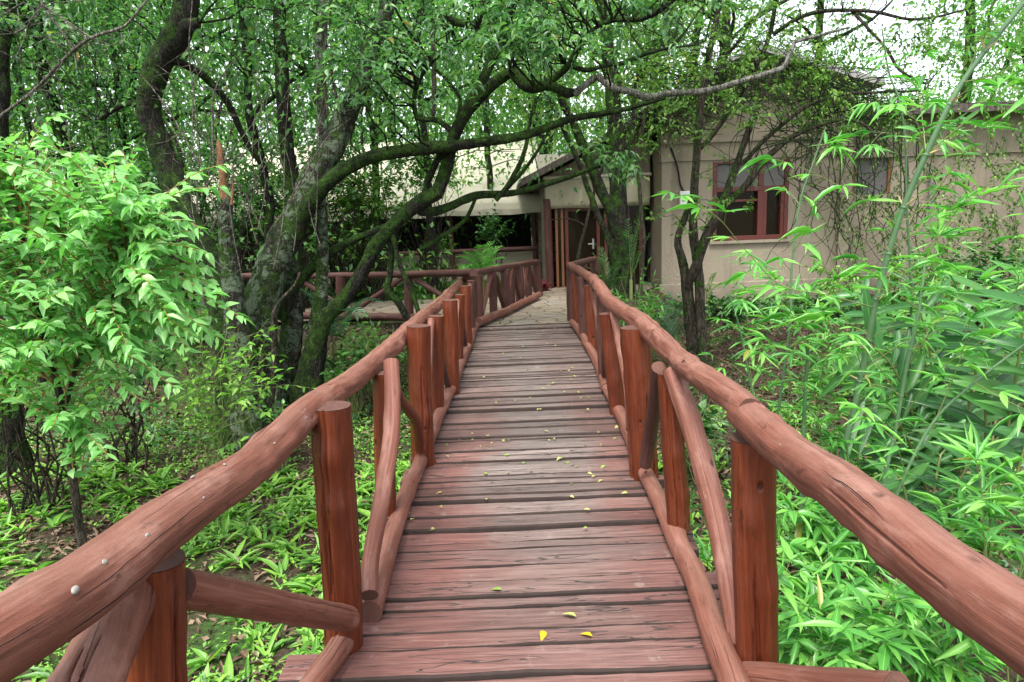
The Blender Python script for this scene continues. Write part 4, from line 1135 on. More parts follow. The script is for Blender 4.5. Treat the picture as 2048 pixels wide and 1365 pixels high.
# bare drooping twigs (dark tangle over the house wall)
mb = MB()
for i in range(120):
    a = PY(rng.uniform(1480, 1760), rng.uniform(150, 300), rng.uniform(8.6, 11.5))
    x_, y_ = rng.normal(0, 75), rng.uniform(-50, 130)
    b = a + Vector((x_ * .007, rng.normal(0, .2), -y_ * .007))
    mid = a.lerp(b, .5) + rv(rng, .05) + Vector((0, 0, .07))
    tube(mb, [a, mid, b], [.008, .006, .003], 4, .12, .1, .02, i, False)
for i in range(26):
    px0 = rng.uniform(1560, 1880); Y_ = rng.uniform(10.5, 13.2)
    y0 = rng.uniform(220, 300)
    L_ = rng.uniform(120, 420)
    pts = [PY(px0 + 30 * rng.normal() * (j > 2) + rng.normal(0, 5), y0 + L_ * j / 5, Y_) for j in range(6)]
    tube(mb, pts, [.010, .009, .008, .007, .005, .003], 5, .15, .1, .03, i + 300, False)
    if rng.random() < .5: tube(mb, [pts[2], pts[3] + rv(rng, .35), pts[3] + rv(rng, .6) + Vector((0, 0, -.2))], [.006, .005, .002], 4, .1, .1, .02, i, False)
mb.build('bare_branches', M['bark_dark'], tM, True)

# creeper covering the roof edge + right wing wall
rng = np.random.default_rng(13)
wc = thing('creeper', 'thin creeper with drooping stems on the house wall right of the window', 'climbing plant', hz(1680, 330))
mb = MB(); lv = Leaves()
for i in range(70):
    a = PY(rng.uniform(1570, 1760), rng.uniform(200, 480), 13.7 - rng.uniform(0, .4))
    leaf_spray(mb, lv, a, Vector((rng.normal(0, .7), -.2, rng.normal(-.5, .4))), .6, rng, 5, .075, .042, .006, .4, 2)
lv.build('foliage', M['leaf_warm'], wc)
mb.build('stem', M['bark_dark'], wc, True)
cr_ = thing('creeper', 'leafy creeper with dark tangled stems draped over the right wing wall and roof edge', 'climbing plant', PY(1900, 300, 14.0))
mb = MB(); lv = Leaves()
for i in range(360):
    px0 = rng.uniform(1700, 2300); py0 = rng.uniform(190, 540)
    if px0 < 1880 and rng.random() < .6: continue
    a = PY(px0, py0, 14.2 - rng.uniform(.15, .8))
    d = Vector((rng.normal(0, .5), -.25, rng.normal(-.6, .4)))
    leaf_spray(mb, lv, a, d, .55, rng, 9, .085, .05, .005, .4, 2)
lv.build('foliage', M['leaf_warm'], cr_)
mb.build('stem', M['bark_dark'], cr_, True)

rc = thing('creeper', 'dense tangle of dark twigs and small leaves draped over the house gable roof', 'climbing plant', hz(1500, 180))
mb = MB(); lv = Leaves()
for i in range(230):
    px0 = rng.uniform(1255, 1800); roofy = np.interp(px0, [1240, 1510, 1790], [215, 112, 212])
    a = PY(px0, roofy + rng.uniform(-35, 75), 13.42 - rng.uniform(0, .5))
    d = Vector((rng.normal(0, .8), -.3, rng.normal(-.1, .5)))
    leaf_spray(mb, lv, a, d, .7, rng, 8, .085, .048, .006, .3, 2)
    tube(mb, [a, a + Vector((rng.normal(0, .5), -.1, rng.normal(0, .2))), a + Vector((rng.normal(0, .9), -.15, rng.normal(-.2, .35)))], [.009, .007, .003], 4, .2, .1, .02, i, False)
lv.build('foliage', M['leaf_warm'], rc)
mb.build('stem', M['bark_dark'], rc, True)

LIMB_SCALE[0] = 1.0
# ---- woodland, each tree its own
rng = np.random.default_rng(14)
WOOD = [  # label, px of trunk polyline (x at several y), Y, radius px, lean
    ('upright mossy double-stemmed woodland tree behind the bent trunk, upper left', 176, 12.5, 15, -8),
    ('dark slim tree between the left edge trunk and the double-stemmed one', 95, 13.5, 9, 18),
    ('thin curved tree leaning left near the bright gap at upper left', 62, 11.6, 8, -40),
    ('mossy tree leaning right, just left of the bent mossy trunk', 250, 14.0, 11, 60),
    ('straight dark tree just right of the bent mossy trunk', 535, 11.5, 10, 14),
    ('thick dark upright tree left of the arching limbs', 588, 11.0, 17, 22),
    ('tall slim tree seen through the loop of the bent limb', 760, 15.0, 8, 10),
    ('pale straight trunk seen behind the loop branch', 868, 13.5, 8, 4),
    ('slim tree behind the arch, left of the lodge roof', 1000, 17.5, 7, -12),
    ('grey tree behind the lodge roof peak', 1120, 21.0, 9, -20),
    ('spreading tree rising behind the house gable', 1420, 22.0, 12, 30),
    ('tall leafy tree behind the right wing roof', 1880, 24.0, 12, 20),
    ('tree with dense crown beyond the far right roof end', 2090, 19.0, 14, -20),
    ('small tree behind the gable, left of the open sky', 1600, 25.0, 9, 20),
]
for i, (lab, px0, Y_, r_, lean) in enumerate(WOOD):
    r = np.random.default_rng(200 + i)
    gz = float(H(PY(px0, 600, Y_).x, Y_)) - .2
    b = PY(px0, 600, Y_); b.z = gz
    top_h = 1.6 + (.55 if Y_ < 16 else .5) * Y_
    pr = pxr(b)
    pts = [b]
    for j in range(1, 8):
        t = j / 7
        pts.append(Vector((b.x + lean * pr * t * 1.3 + r.normal(0, 5) * pr, Y_ + r.normal(0, .1), gz + (top_h - gz) * t)))
    T_ = thing('woodland_tree', lab, 'tree', tuple(b), 'trees of the wood around the bridge')
    mb = MB(); Lw = tube(mb, pts, [r_ * pr * (1 - .55 * j / 7) for j in range(8)], 10, .25, .18, .06, 200 + i, False, None, 1.5)[0]
    for j in range(7):
        a = Lw[int(len(Lw) * r.uniform(.3, .95))]
        e = a + Vector((r.normal(0, 1.3), r.normal(0, .8), r.uniform(.5, 2.0)))
        Lw += tube(mb, [a, a.lerp(e, .5) + rv(r, .18), e], [r_ * pr * .45, r_ * pr * .3, r_ * pr * .15], 6, .25, .15, .04, j, False, None, 2)[0]
    mb.build('trunk', M['bark_moss' if i % 3 == 0 else 'bark_dark'], T_, True)
    hi = [q for q in Lw if q.z > gz + 1.6]
    n = 68
    if px0 > 1350: n = 36
    cl = []
    for _ in range(n):
        q = hi[r.integers(len(hi))]
        c = q + Vector((r.normal(0, 1.25), r.normal(0, 1.0), r.normal(0, .6)))
        c.z = max(c.z, gz + 1.2)
        cl.append(c)
    if 1600 < px0 < 2050: cl = [c for c in cl if c.z < 7.2]
    crown('crown', T_, M['leaf_wood' if Y_ < 14.5 else 'leaf_far'], cl, Lw, r, .105 + .002 * Y_, .055 + .001 * Y_, 84, .42, False, False, .014, 'bark_dark', 3.0)

# many thin bare understorey stems between the bigger trees
for i in range(46):
    r = np.random.default_rng(900 + i)
    Y_ = r.uniform(9.5, 19); px0 = r.uniform(-60, 1180)
    b = PY(px0, 600, Y_); b.z = float(H(b.x, Y_)) - .1
    if b.z > -.15 and Y_ < 13.3: continue
    T_ = thing('thin_stem', 'thin grey understorey stem among the woodland trees left of the house', 'tree', tuple(b), 'thin stems in the understorey')
    pts = [b]; ln = r.normal(0, .28); hh = r.uniform(3.5, 7)
    for j in range(1, 6): pts.append(b + Vector((ln * j + r.normal(0, .08), r.normal(0, .1), hh * j / 5)))
    rr0 = r.uniform(.018, .045)
    mb = MB(); Q = tube(mb, pts, [rr0 * (1 - .14 * j) for j in range(6)], 6, .3, .15, .03, i, False, None, 2)[0]
    for _ in range(5):
        a = Q[int(len(Q) * r.uniform(.25, .95))]; e = a + Vector((r.normal(0, .6), r.normal(0, .3), r.uniform(.1, .9)))
        tube(mb, [a, a.lerp(e, .5) + rv(r, .1), e], [rr0 * .5, rr0 * .35, rr0 * .15], 4, .2, .1, .02, i, False)
    mb.build('trunk', M['bark_brown' if i % 3 else 'twig'], T_, True)
    lv = Leaves()
    for _ in range(9):
        q = Q[int(len(Q) * r.uniform(.3, .999))]
        leaf_blob(lv, q + Vector((r.normal(0, .5), r.normal(0, .4), r.normal(0, .3))), .3, 26, r, .10, .05)
    lv.build('crown', M['leaf_wood' if i % 2 else 'leaf_warm'], T_)

# deep trees
deep = []
for i in range(51):
    r = np.random.default_rng(400 + i)
    Y_ = r.uniform(21, 44)
    px0 = -250 + (i % 17) * 150 + r.uniform(-60, 60)
    if 1480 < px0 < 1900: Y_ = r.uniform(34, 48)
    b = PY(px0, 600, Y_); gz = float(H(b.x, Y_)) - .2; b.z = gz
    h_ = r.uniform(6.5, 12) + .16 * Y_
    if 1480 < px0 < 1960: h_ = r.uniform(6.5, 8.5)
    T_ = thing('deep_woodland_tree', 'slender tree deep in the wood, far behind the tent and house', 'tree', tuple(b), 'slender trees deep in the wood')
    mb = MB(); pts = [b + Vector((r.normal(0, .25) * j, r.normal(0, .1), h_ * j / 5)) for j in range(6)]
    Lw = tube(mb, pts, [.2, .17, .14, .11, .08, .04], 7, .6, .12, .05, i, False, None, 1)[0]
    mb.build('trunk', M['bark_dark'], T_, True)
    lv = Leaves()
    for _ in range(40):
        q = Lw[int(len(Lw) * r.uniform(.15, .999))]
        c = q + Vector((r.normal(0, 1.7), r.normal(0, 1.2), r.normal(0, .7)))
        c.z = max(c.z, gz + .8)
        leaf_blob(lv, c, .66, 58, r, .27, .15)
    lv.build('crown', M['leaf_far'], T_)

# ---- understorey bushes left and far (rounded leafy masses, each a plant)
BUSH = [
    ('leafy dark bush left of the bent mossy trunk', 250, 620, 11.0, 1.0, 1.5, 'leaf_wood'),
    ('tall leafy bush under the trees at far left', 120, 600, 12.5, 1.2, 2.4, 'leaf_wood'),
    ('bright low bush behind the pale bush at left', 330, 680, 10.0, .8, .8, 'leaf_ground'),
    ('dense shrub behind the broken trunk', 520, 520, 12.5, 1.1, 2.2, 'leaf_wood'),
    ('fine leaved bush in front of the tent roof, between mossy trunks', 700, 470, 13.6, 1.0, 1.6, 'leaf_warm'),
    ('broad leaved bush by the tent, behind the patio fence', 700, 560, 13.8, .75, .8, 'leaf_ground'),
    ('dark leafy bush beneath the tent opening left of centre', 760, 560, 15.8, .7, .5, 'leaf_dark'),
    ('yellowish open bush in front of the dark tent opening', 870, 535, 14.6, .5, .6, 'leaf_warm'),
    ('loose leafy shrub hiding the left end of the tent roof', 330, 400, 12.8, .9, 1.2, 'leaf_wood'),
    ('tall loose shrub between the broken trunk and lichen trunk, before the tent roof', 470, 400, 12.2, .8, 1.5, 'leaf_wood'),
    ('tall loose shrub behind the lichen trunk, before the tent roof', 590, 400, 12.4, .7, 1.5, 'leaf_far'),
    ('loose leafy shrub beside the thin upright trunk, before the tent roof', 668, 385, 12.9, .5, 1.2, 'leaf_wood'),
    ('small leafy shrub at the left edge below the pale bush', 30, 780, 6.0, .45, .7, 'leaf_ground'),
    ('leafy shrub beside the thin bare bush stem at left', 230, 760, 7.2, .5, .45, 'leaf_wood'),
    ('thin leafy shrub before the tent roof, under the loop branch', 850, 355, 13.8, .7, .6, 'leaf_far'),
    ('loose yellow green shrub under the arch limb, before the tent roof', 740, 390, 13.2, .7, 1.0, 'leaf_warm'),
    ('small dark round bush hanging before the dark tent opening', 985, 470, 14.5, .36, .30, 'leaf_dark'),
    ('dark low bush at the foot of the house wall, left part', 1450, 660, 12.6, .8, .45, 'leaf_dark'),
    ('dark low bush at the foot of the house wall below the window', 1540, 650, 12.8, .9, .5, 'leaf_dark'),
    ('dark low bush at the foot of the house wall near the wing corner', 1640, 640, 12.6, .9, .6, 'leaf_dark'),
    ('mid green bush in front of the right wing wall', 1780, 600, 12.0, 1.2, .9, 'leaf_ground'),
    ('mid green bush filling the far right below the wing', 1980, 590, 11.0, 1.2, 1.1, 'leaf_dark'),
]
for i, (lab, px0, py0, Y_, w, h, mt) in enumerate(BUSH):
    r = np.random.default_rng(600 + i)
    c0 = PY(px0, py0, Y_); gz = float(H(c0.x, Y_))
    B = thing('bush', lab, 'bush', (c0.x, Y_, gz))
    mb = MB(); lv = Leaves()
    floating = c0.z - h > gz + .6
    base = Vector((c0.x, Y_, gz - .05))
    for _ in range(int(42 * w * (h + .4))):
        c = Vector((c0.x + r.normal(0, w * .45), Y_ + r.normal(0, w * .4), c0.z + r.uniform(-h, h) * .55))
        c.z = max(c.z, gz + .12)
        twig_to(mb, base + Vector((r.normal(0, .1), r.normal(0, .1), 0)), c, .012, r)
        leaf_spray(None, lv, c, (c - base).normalized(), .34, r, 9, .11, .058, .004, .3, 3)
    lv.build('foliage', M[mt], B)
    mb.build('stem', M['bark_brown'], B, True)

# ---- pale bright bush, left foreground
rng = np.random.default_rng(15)
sh = thing('leafy_bush', 'tall bright pale green bush with drooping pointed leaves at left foreground', 'bush', PY(165, 1085, 5.0))
mb = MB()
ST = limb(mb, [(172, 1110, 4.9), (160, 1060, 4.9), (146, 960, 4.85), (132, 850, 4.8), (112, 760, 4.75), (84, 670, 4.7), (60, 560, 4.7), (40, 430, 4.7), (20, 300, 4.7)], [9, 8.5, 8, 7.5, 7, 6, 5, 4, 3], 10, .06, .1, .01, 61, 6)
ST += limb(mb, [(140, 900, 4.85), (118, 800, 4.95), (100, 700, 5.1), (110, 600, 5.2), (140, 500, 5.3)], [5, 5, 4, 4, 3], 8, .06, .1, .01, 62, 6)
ST += limb(mb, [(128, 830, 4.8), (150, 740, 4.7), (190, 660, 4.6), (230, 580, 4.5), (260, 500, 4.5)], [5, 4.5, 4, 3, 2.5], 8, .06, .1, .01, 63, 6)
mb.build('stem', M['bark_brown'], sh, True)
lv = Leaves(); mb = MB()
def upper(px):      # outline of the bush in the photo
    return np.interp(px, [-200, 0, 60, 150, 250, 360, 430, 480], [200, 225, 245, 275, 300, 380, 500, 640])
def lower(px): return np.interp(px, [-200, 0, 80, 200, 260, 330, 480], [820, 800, 850, 905, 860, 700, 660])
nb = 0
tips = [(435, 372, 4.4), (448, 322, 4.5), (398, 455, 4.3), (402, 505, 4.3), (432, 575, 4.3), (486, 640, 4.25), (405, 655, 4.2), (250, 300, 4.6), (120, 225, 4.7), (215, 905, 4.2), (350, 770, 4.2), (300, 820, 4.3), (380, 690, 4.2), (265, 285, 4.5)]
while nb < 370:
    if nb < len(tips): px, py, Y_ = tips[nb]
    else:
        px = rng.uniform(-180, 440); py = rng.uniform(220, 880); Y_ = rng.uniform(3.9, 5.5)
        if py < upper(px) + 15 or py > lower(px): continue
        if py > 720 and rng.random() < .62: continue
    e = PY(px, py, Y_)
    cand = [q for q in ST if q.z < e.z + .05] or ST[:5]
    q = nearest(cand, e + Vector((0, 0, -.45)))
    nb += 1
    d = e - q
    pts = [q]
    for t in (.25, .5, .75, 1):
        pts.append(q.lerp(e, t) + Vector((0, 0, .16 * math.sin(t * math.pi) * d.length)) + rv(rng, .012))
    P = tube(mb, pts, [.006, .005, .004, .003, .0018], 5, .05, .05, 0, nb, False)[0]
    L_ = sum((P[j + 1] - P[j]).length for j in range(len(P) - 1))
    n = max(5, int(min(L_, .75) / .036))
    st = 1 - min(.75, L_ * .85) / max(L_, 1e-6)
    for j in range(n):
        t = st + (1 - st) * (j + 1) / n
        f = t * (len(P) - 1); i0 = min(int(f), len(P) - 2); p = P[i0].lerp(P[i0 + 1], f - i0)
        ax = (P[i0 + 1] - P[i0]).normalized()
        side = ax.cross(Vector((0, 0, 1))).normalized() * (1 if j % 2 else -1)
        D = ax * .6 + side * .7 + Vector((.12, 0, rng.normal(-.30, .24))) + rv(rng, .24)
        N = Vector((0, -.35, 1)) + side * .25 + rv(rng, .32)
        s_ = rng.uniform(.75, 1.12) * (1 if j < n - 1 else .6)
        lv.add(V3(p), V3(D), V3(N),   .106 * s_, .052 * s_, rng.random() * .97)
lv.build('foliage', M['leaf_shrub'], sh, True, .25, .16)
mb.build('twigs', M['twig_orange'], sh, True)

# saplings at the foot of the mossy trees
for i, (lab, base, tops, Y_, mt, ll) in enumerate([
    ('leafy sapling in front of the mossy trunk base, left of the railing', (415, 960), [(420, 650), (480, 660), (520, 690), (400, 720), (450, 700), (545, 690), (390, 800), (440, 850), (505, 745), (470, 640), (530, 650), (420, 780)], 6.6, 'leaf_ground', .10),
    ('small bright sprout by the rail, under the mossy trunks', (560, 870), [(540, 815), (565, 825), (585, 815), (550, 800)], 7.0, 'leaf_bamboo', .07),
    ('broad leaved plant beside the cycad, left of the railing', (700, 760), [(660, 690), (690, 670), (720, 650), (740, 670), (710, 700), (670, 720), (740, 700), (760, 650), (725, 690), (690, 715)], 8.4, 'leaf_dark', .12),
    ('leafy weeds under the low fence near the railing', (745, 700), [(720, 645), (750, 655), (770, 670), (740, 640), (690, 650), (785, 660)], 9.0, 'leaf_ground', .10),
    ('small bamboo-like shoot right of the bridge end, near the dark tree', (1265, 640), [(1240, 560), (1275, 545), (1300, 550), (1255, 585), (1290, 575), (1310, 560), (1230, 600)], 9.2, 'leaf_bamboo', .13),
    ('low bright leaves under the right railing', (1405, 870), [(1385, 790), (1410, 800), (1430, 830), (1400, 830), (1425, 790), (1380, 830)], 6.0, 'leaf_dark', .11),
    ('feathery dark plant by the house plinth, right of the sapling', (1300, 660), [(1290, 600), (1320, 610), (1310, 640), (1340, 650)], 10.4, 'leaf_dark', .12),
]):
    r = np.random.default_rng(700 + i)
    S = thing('sapling' if i < 2 else 'leafy_plant', lab, 'sapling' if i < 2 else 'plant', PY(*base, Y_))
    mb = MB(); lv = Leaves()
    b = PY(*base, Y_); b.z = float(H(b.x, b.y)) - .02
    for t in tops:
        for rep in range(2):
            e = PY(t[0] + r.normal(0, 10), t[1] + r.normal(0, 10), Y_ + r.normal(0, .18))
            P = twig_to(mb, b + rv(r, .03), e, .004, r)
            leaf_spray(mb, lv, P[int(len(P) * .6)], e - P[int(len(P) * .6)], (e - P[int(len(P) * .6)]).length * 1.1, r, 8, ll, ll * (.5 if i not in (4,) else .2), .003, .3, 2)
    lv.build('foliage', M[mt], S, True)
    mb.build('stem', M['stem'], S, True)
vine = thing('bare_sapling', 'thin curved grey bare stem in front of the mossy trunks', 'sapling', PY(540, 850, 7.3))
mb = MB(); limb(mb, [(530, 880, 7.2), (545, 790, 7.2), (548, 700, 7.2), (545, 640, 7.2), (555, 610, 7.2), (590, 570, 7.2), (600, 545, 7.2)], [6, 6, 5.5, 4, 3.2, 3, 2.5], 8, .06, .1, .005, 71)
limb(mb, [(524, 880, 7.15), (528, 780, 7.15), (520, 700, 7.2)], [3, 2.6, 2], 6, .08, .1, .01, 72)
mb.build('stem', M['bark_brown'], vine, True)

# fronds: ferns, cycads, palms
def frond(mb, lv, base, tip, arch, n, ll, lw, rng, r=.005, lean=.55):
    a = Vector(base); b = Vector(tip)
    pts = [a.lerp(b, t) + Vector((0, 0, arch * math.sin(t * math.pi * .9) * (b - a).length)) for t in np.linspace(0, 1, 7)]
    P = tube(mb, pts, [r * (1 - .8 * i / 6) for i in range(7)], 5, .05, 0, 0, 1, False)[0]
    for j in range(n):
        t = .14 + .86 * j / n
        f = t * (len(P) - 1); i0 = min(int(f), len(P) - 2); p = P[i0].lerp(P[i0 + 1], f - i0)
        ax = (P[i0 + 1] - P[i0]).normalized(); up = Vector((0, 0, 1))
        s0 = ax.cross(up)
        s0 = s0.normalized() if s0.length > .05 else Vector((1, 0, 0))
        nn = s0.cross(ax)
        L_ = ll * (math.sin(math.pi * (.12 + .80 * t)) * .9 + .15)
        for sg in (1, -1):
            D = ax * lean + s0 * sg * .8 + nn * .12 + rv(rng, .04)
            lv.add(V3(p), V3(D), V3(nn + rv(rng, .1)), L_, lw, rng.random() * .95)
FR = [
    ('cycad', 'blue green cycad with stiff feathery fronds below the low fence', [((668, 690, 8.6), (770, 622, 8.2)), ((668, 690, 8.6), (755, 610, 8.7)), ((668, 690, 8.6), (600, 590, 8.7)), ((668, 690, 8.6), (612, 600, 8.2)), ((668, 690, 8.6), (730, 650, 7.9)), ((668, 690, 8.6), (640, 600, 8.9))], .30, 30, .16, .012, 'leaf_blue'),
    ('palm', 'bright green palm with arching fronds before the tent half wall', [((965, 560, 13.0), (912, 520, 13.0)), ((965, 560, 13.0), (930, 512, 12.6)), ((965, 560, 13.0), (985, 490, 13.2)), ((965, 560, 13.0), (1010, 522, 13.0)), ((965, 560, 13.0), (1000, 545, 12.5)), ((965, 560, 13.0), (925, 545, 12.5)), ((965, 560, 13.0), (965, 500, 12.4)), ((965, 560, 13.0), (1005, 500, 13.4))], .28, 22, .20, .022, 'leaf_bamboo'),
    ('fern', 'dark drooping fern beside the glazed door, below the dark tree', [((1215, 590, 11.6), (1185, 512, 11.6)), ((1215, 590, 11.6), (1172, 540, 11.4)), ((1215, 590, 11.6), (1240, 530, 11.3)), ((1215, 590, 11.6), (1200, 500, 11.8)), ((1215, 590, 11.6), (1250, 560, 11.2)), ((1215, 590, 11.6), (1195, 560, 11.0))], .22, 26, .15, .014, 'leaf_dark'),
    ('cycad', 'upright dark cycad between the dark tree and house corner', [((1262, 560, 12.0), (1278, 440, 12.0)), ((1262, 560, 12.0), (1290, 400, 12.2)), ((1262, 560, 12.0), (1300, 470, 11.8)), ((1262, 560, 12.0), (1255, 440, 12.1))], .10, 22, .15, .014, 'leaf_dark'),
    ('fern', 'grey green fern at the foot of the multi-stemmed tree', [((1340, 690, 9.8), (1338, 590, 9.8)), ((1340, 690, 9.8), (1310, 640, 9.6)), ((1340, 690, 9.8), (1365, 610, 9.6)), ((1340, 690, 9.8), (1320, 605, 10)), ((1340, 690, 9.8), (1378, 650, 9.5))], .2, 24, .11, .012, 'leaf_blue'),
    ('fern', 'small light fern under the red window', [((1415, 590, 12.5), (1460, 570, 12.4)), ((1415, 590, 12.5), (1360, 575, 12.4)), ((1415, 590, 12.5), (1430, 550, 12.4)), ((1415, 590, 12.5), (1390, 560, 12.4))], .2, 20, .14, .014, 'leaf_ground'),
]
for nm, lab, fr, arch, n, ll, lw, mt in FR:
    c = PY(*fr[0][0]); gz = float(H(c.x, c.y))
    o = thing(nm, lab, nm, (c.x, c.y, gz)); mb = MB(); lv = Leaves()
    for a, b in fr:
        frond(mb, lv, PY(*a), PY(*b), arch, n, ll, lw, rng)
    if c.z > gz + .05: tube(mb, [Vector((c.x, c.y, gz - .05)), c], [.03, .03], 7, .1, .1, 0, 1)
    lv.build('fronds', M[mt], o, True, .12, .12, 'lance')
    mb.build('stem', M['stem'], o, True)
# grass tuft and red plant
o = thing('grass_clump', 'tall thin grass clump behind the left railing joint', 'grass', PY(655, 760, 7.8)); lv = Leaves()
c = PY(655, 770, 7.8); c.z = float(H(c.x, c.y))
for i in range(40):
    a = rng.uniform(0, 6.28); d = np.array([math.cos(a) * .35, math.sin(a) * .35, 1])
    lv.add(V3(c) + rng.normal(size=3) * [.06, .06, 0], d, [math.cos(a), math.sin(a), .2], rng.uniform(.25, .5), .014, rng.random() * .95)
lv.build('blades', M['leaf_ground'], o, True, .1, .28, 'lance')
o = thing('red_plant', 'small red leaved plant by the doorway post', 'plant', PY(1082, 575, 14.0)); lv = Leaves()
c = PY(1084, 580, 14.0); c.z = max(c.z, .03)
for i in range(60):
    d = rng.normal(size=3); d[2] = abs(d[2])
    lv.add(V3(c) + rng.normal(size=3) * .05, d, [0, 0, 1], .22, .05, .3)
lv.build('leaves', M['redleaf'], o, True)

# ---- bamboo, right foreground
rng = np.random.default_rng(16)
def fan(lv, p, ax, n, ll, lw, rng, spread=1.1, droop=.25):
    ax = Vector(ax).normalized()
    s0 = ax.cross(Vector((0, 0, 1)))
    s0 = s0.normalized() if s0.length > .05 else Vector((1, 0, 0))
    for j in range(n):
        a = (j / max(1, n - 1) - .5) * 2 * spread + rng.normal(0, .15)
        D = ax * math.cos(a) + s0 * math.sin(a) + Vector((0, 0, -droop + rng.normal(0, .16)))
        lv.add(V3(p), V3(D), V3(Vector((0, -.15, 1)) + rv(rng, .25)), ll * rng.uniform(.45, 1.2), lw * rng.uniform(.65, 1.15), rng.random())
def culm(par, pts, rpx, name='culm', nodes=None, mat='culm'):
    mb = MB(); SEED[0] += 1
    P = [PY(*p) for p in pts]
    rad = [r * .64 * pxr(p) for r, p in zip(rpx, P)]
    Q, R_ = tube(mb, P, rad, 10, .04, .02, 0, SEED[0])
    L_ = 0; nxt = .28
    nd = []
    for i in range(1, len(Q)):
        L_ += (Q[i] - Q[i - 1]).length
        if L_ > nxt:
            nxt += .30; nd.append(i)
            ax = (Q[i] - Q[i - 1]).normalized()
            tube(mb, [Q[i] - ax * .008, Q[i], Q[i] + ax * .008], [R_[i] * 1.02, R_[i] * 1.28, R_[i] * 1.02], 10, .01, 0, 0, 1, False)
    mb.build(name, M[mat], par, True)
    return Q, nd
def bbranch(mb, lv, pts, r=.004, every=.16, start=.25, n=(3, 5), ll=.17, lw=.030, sheath=False):
    P = [Vector(p) for p in pts]
    Q = tube(mb, P, [r * (1 - .7 * i / (len(P) - 1)) for i in range(len(P))], 6, .04, .03, .004, int(rng.integers(1e6)), False)[0]
    tot = sum((Q[i + 1] - Q[i]).length for i in range(len(Q) - 1)); L_ = 0; nxt = tot * start; sg = 1
    for i in range(1, len(Q)):
        L_ += (Q[i] - Q[i - 1]).length
        if L_ >= nxt:
            nxt += every * rng.uniform(.7, 1.3); sg = -sg
            ax = (Q[i] - Q[i - 1]).normalized()
            s0 = ax.cross(Vector((0, -.3, 1))).normalized() * sg
            d = (ax * .7 + s0 * .7 + rv(rng, .2)).normalized()
            l2 = rng.uniform(.03, .12)
            e = Q[i] + d * l2
            tube(mb, [Q[i], e], [r * .5, r * .3], 4, .1, 0, 0, 0, False)
            fan(lv, e, d, int(rng.integers(n[0], n[1] + 1)), ll, lw, rng)
    fan(lv, Q[-1], Q[-1] - Q[-2], 4, ll * .9, lw, rng)
    return Q
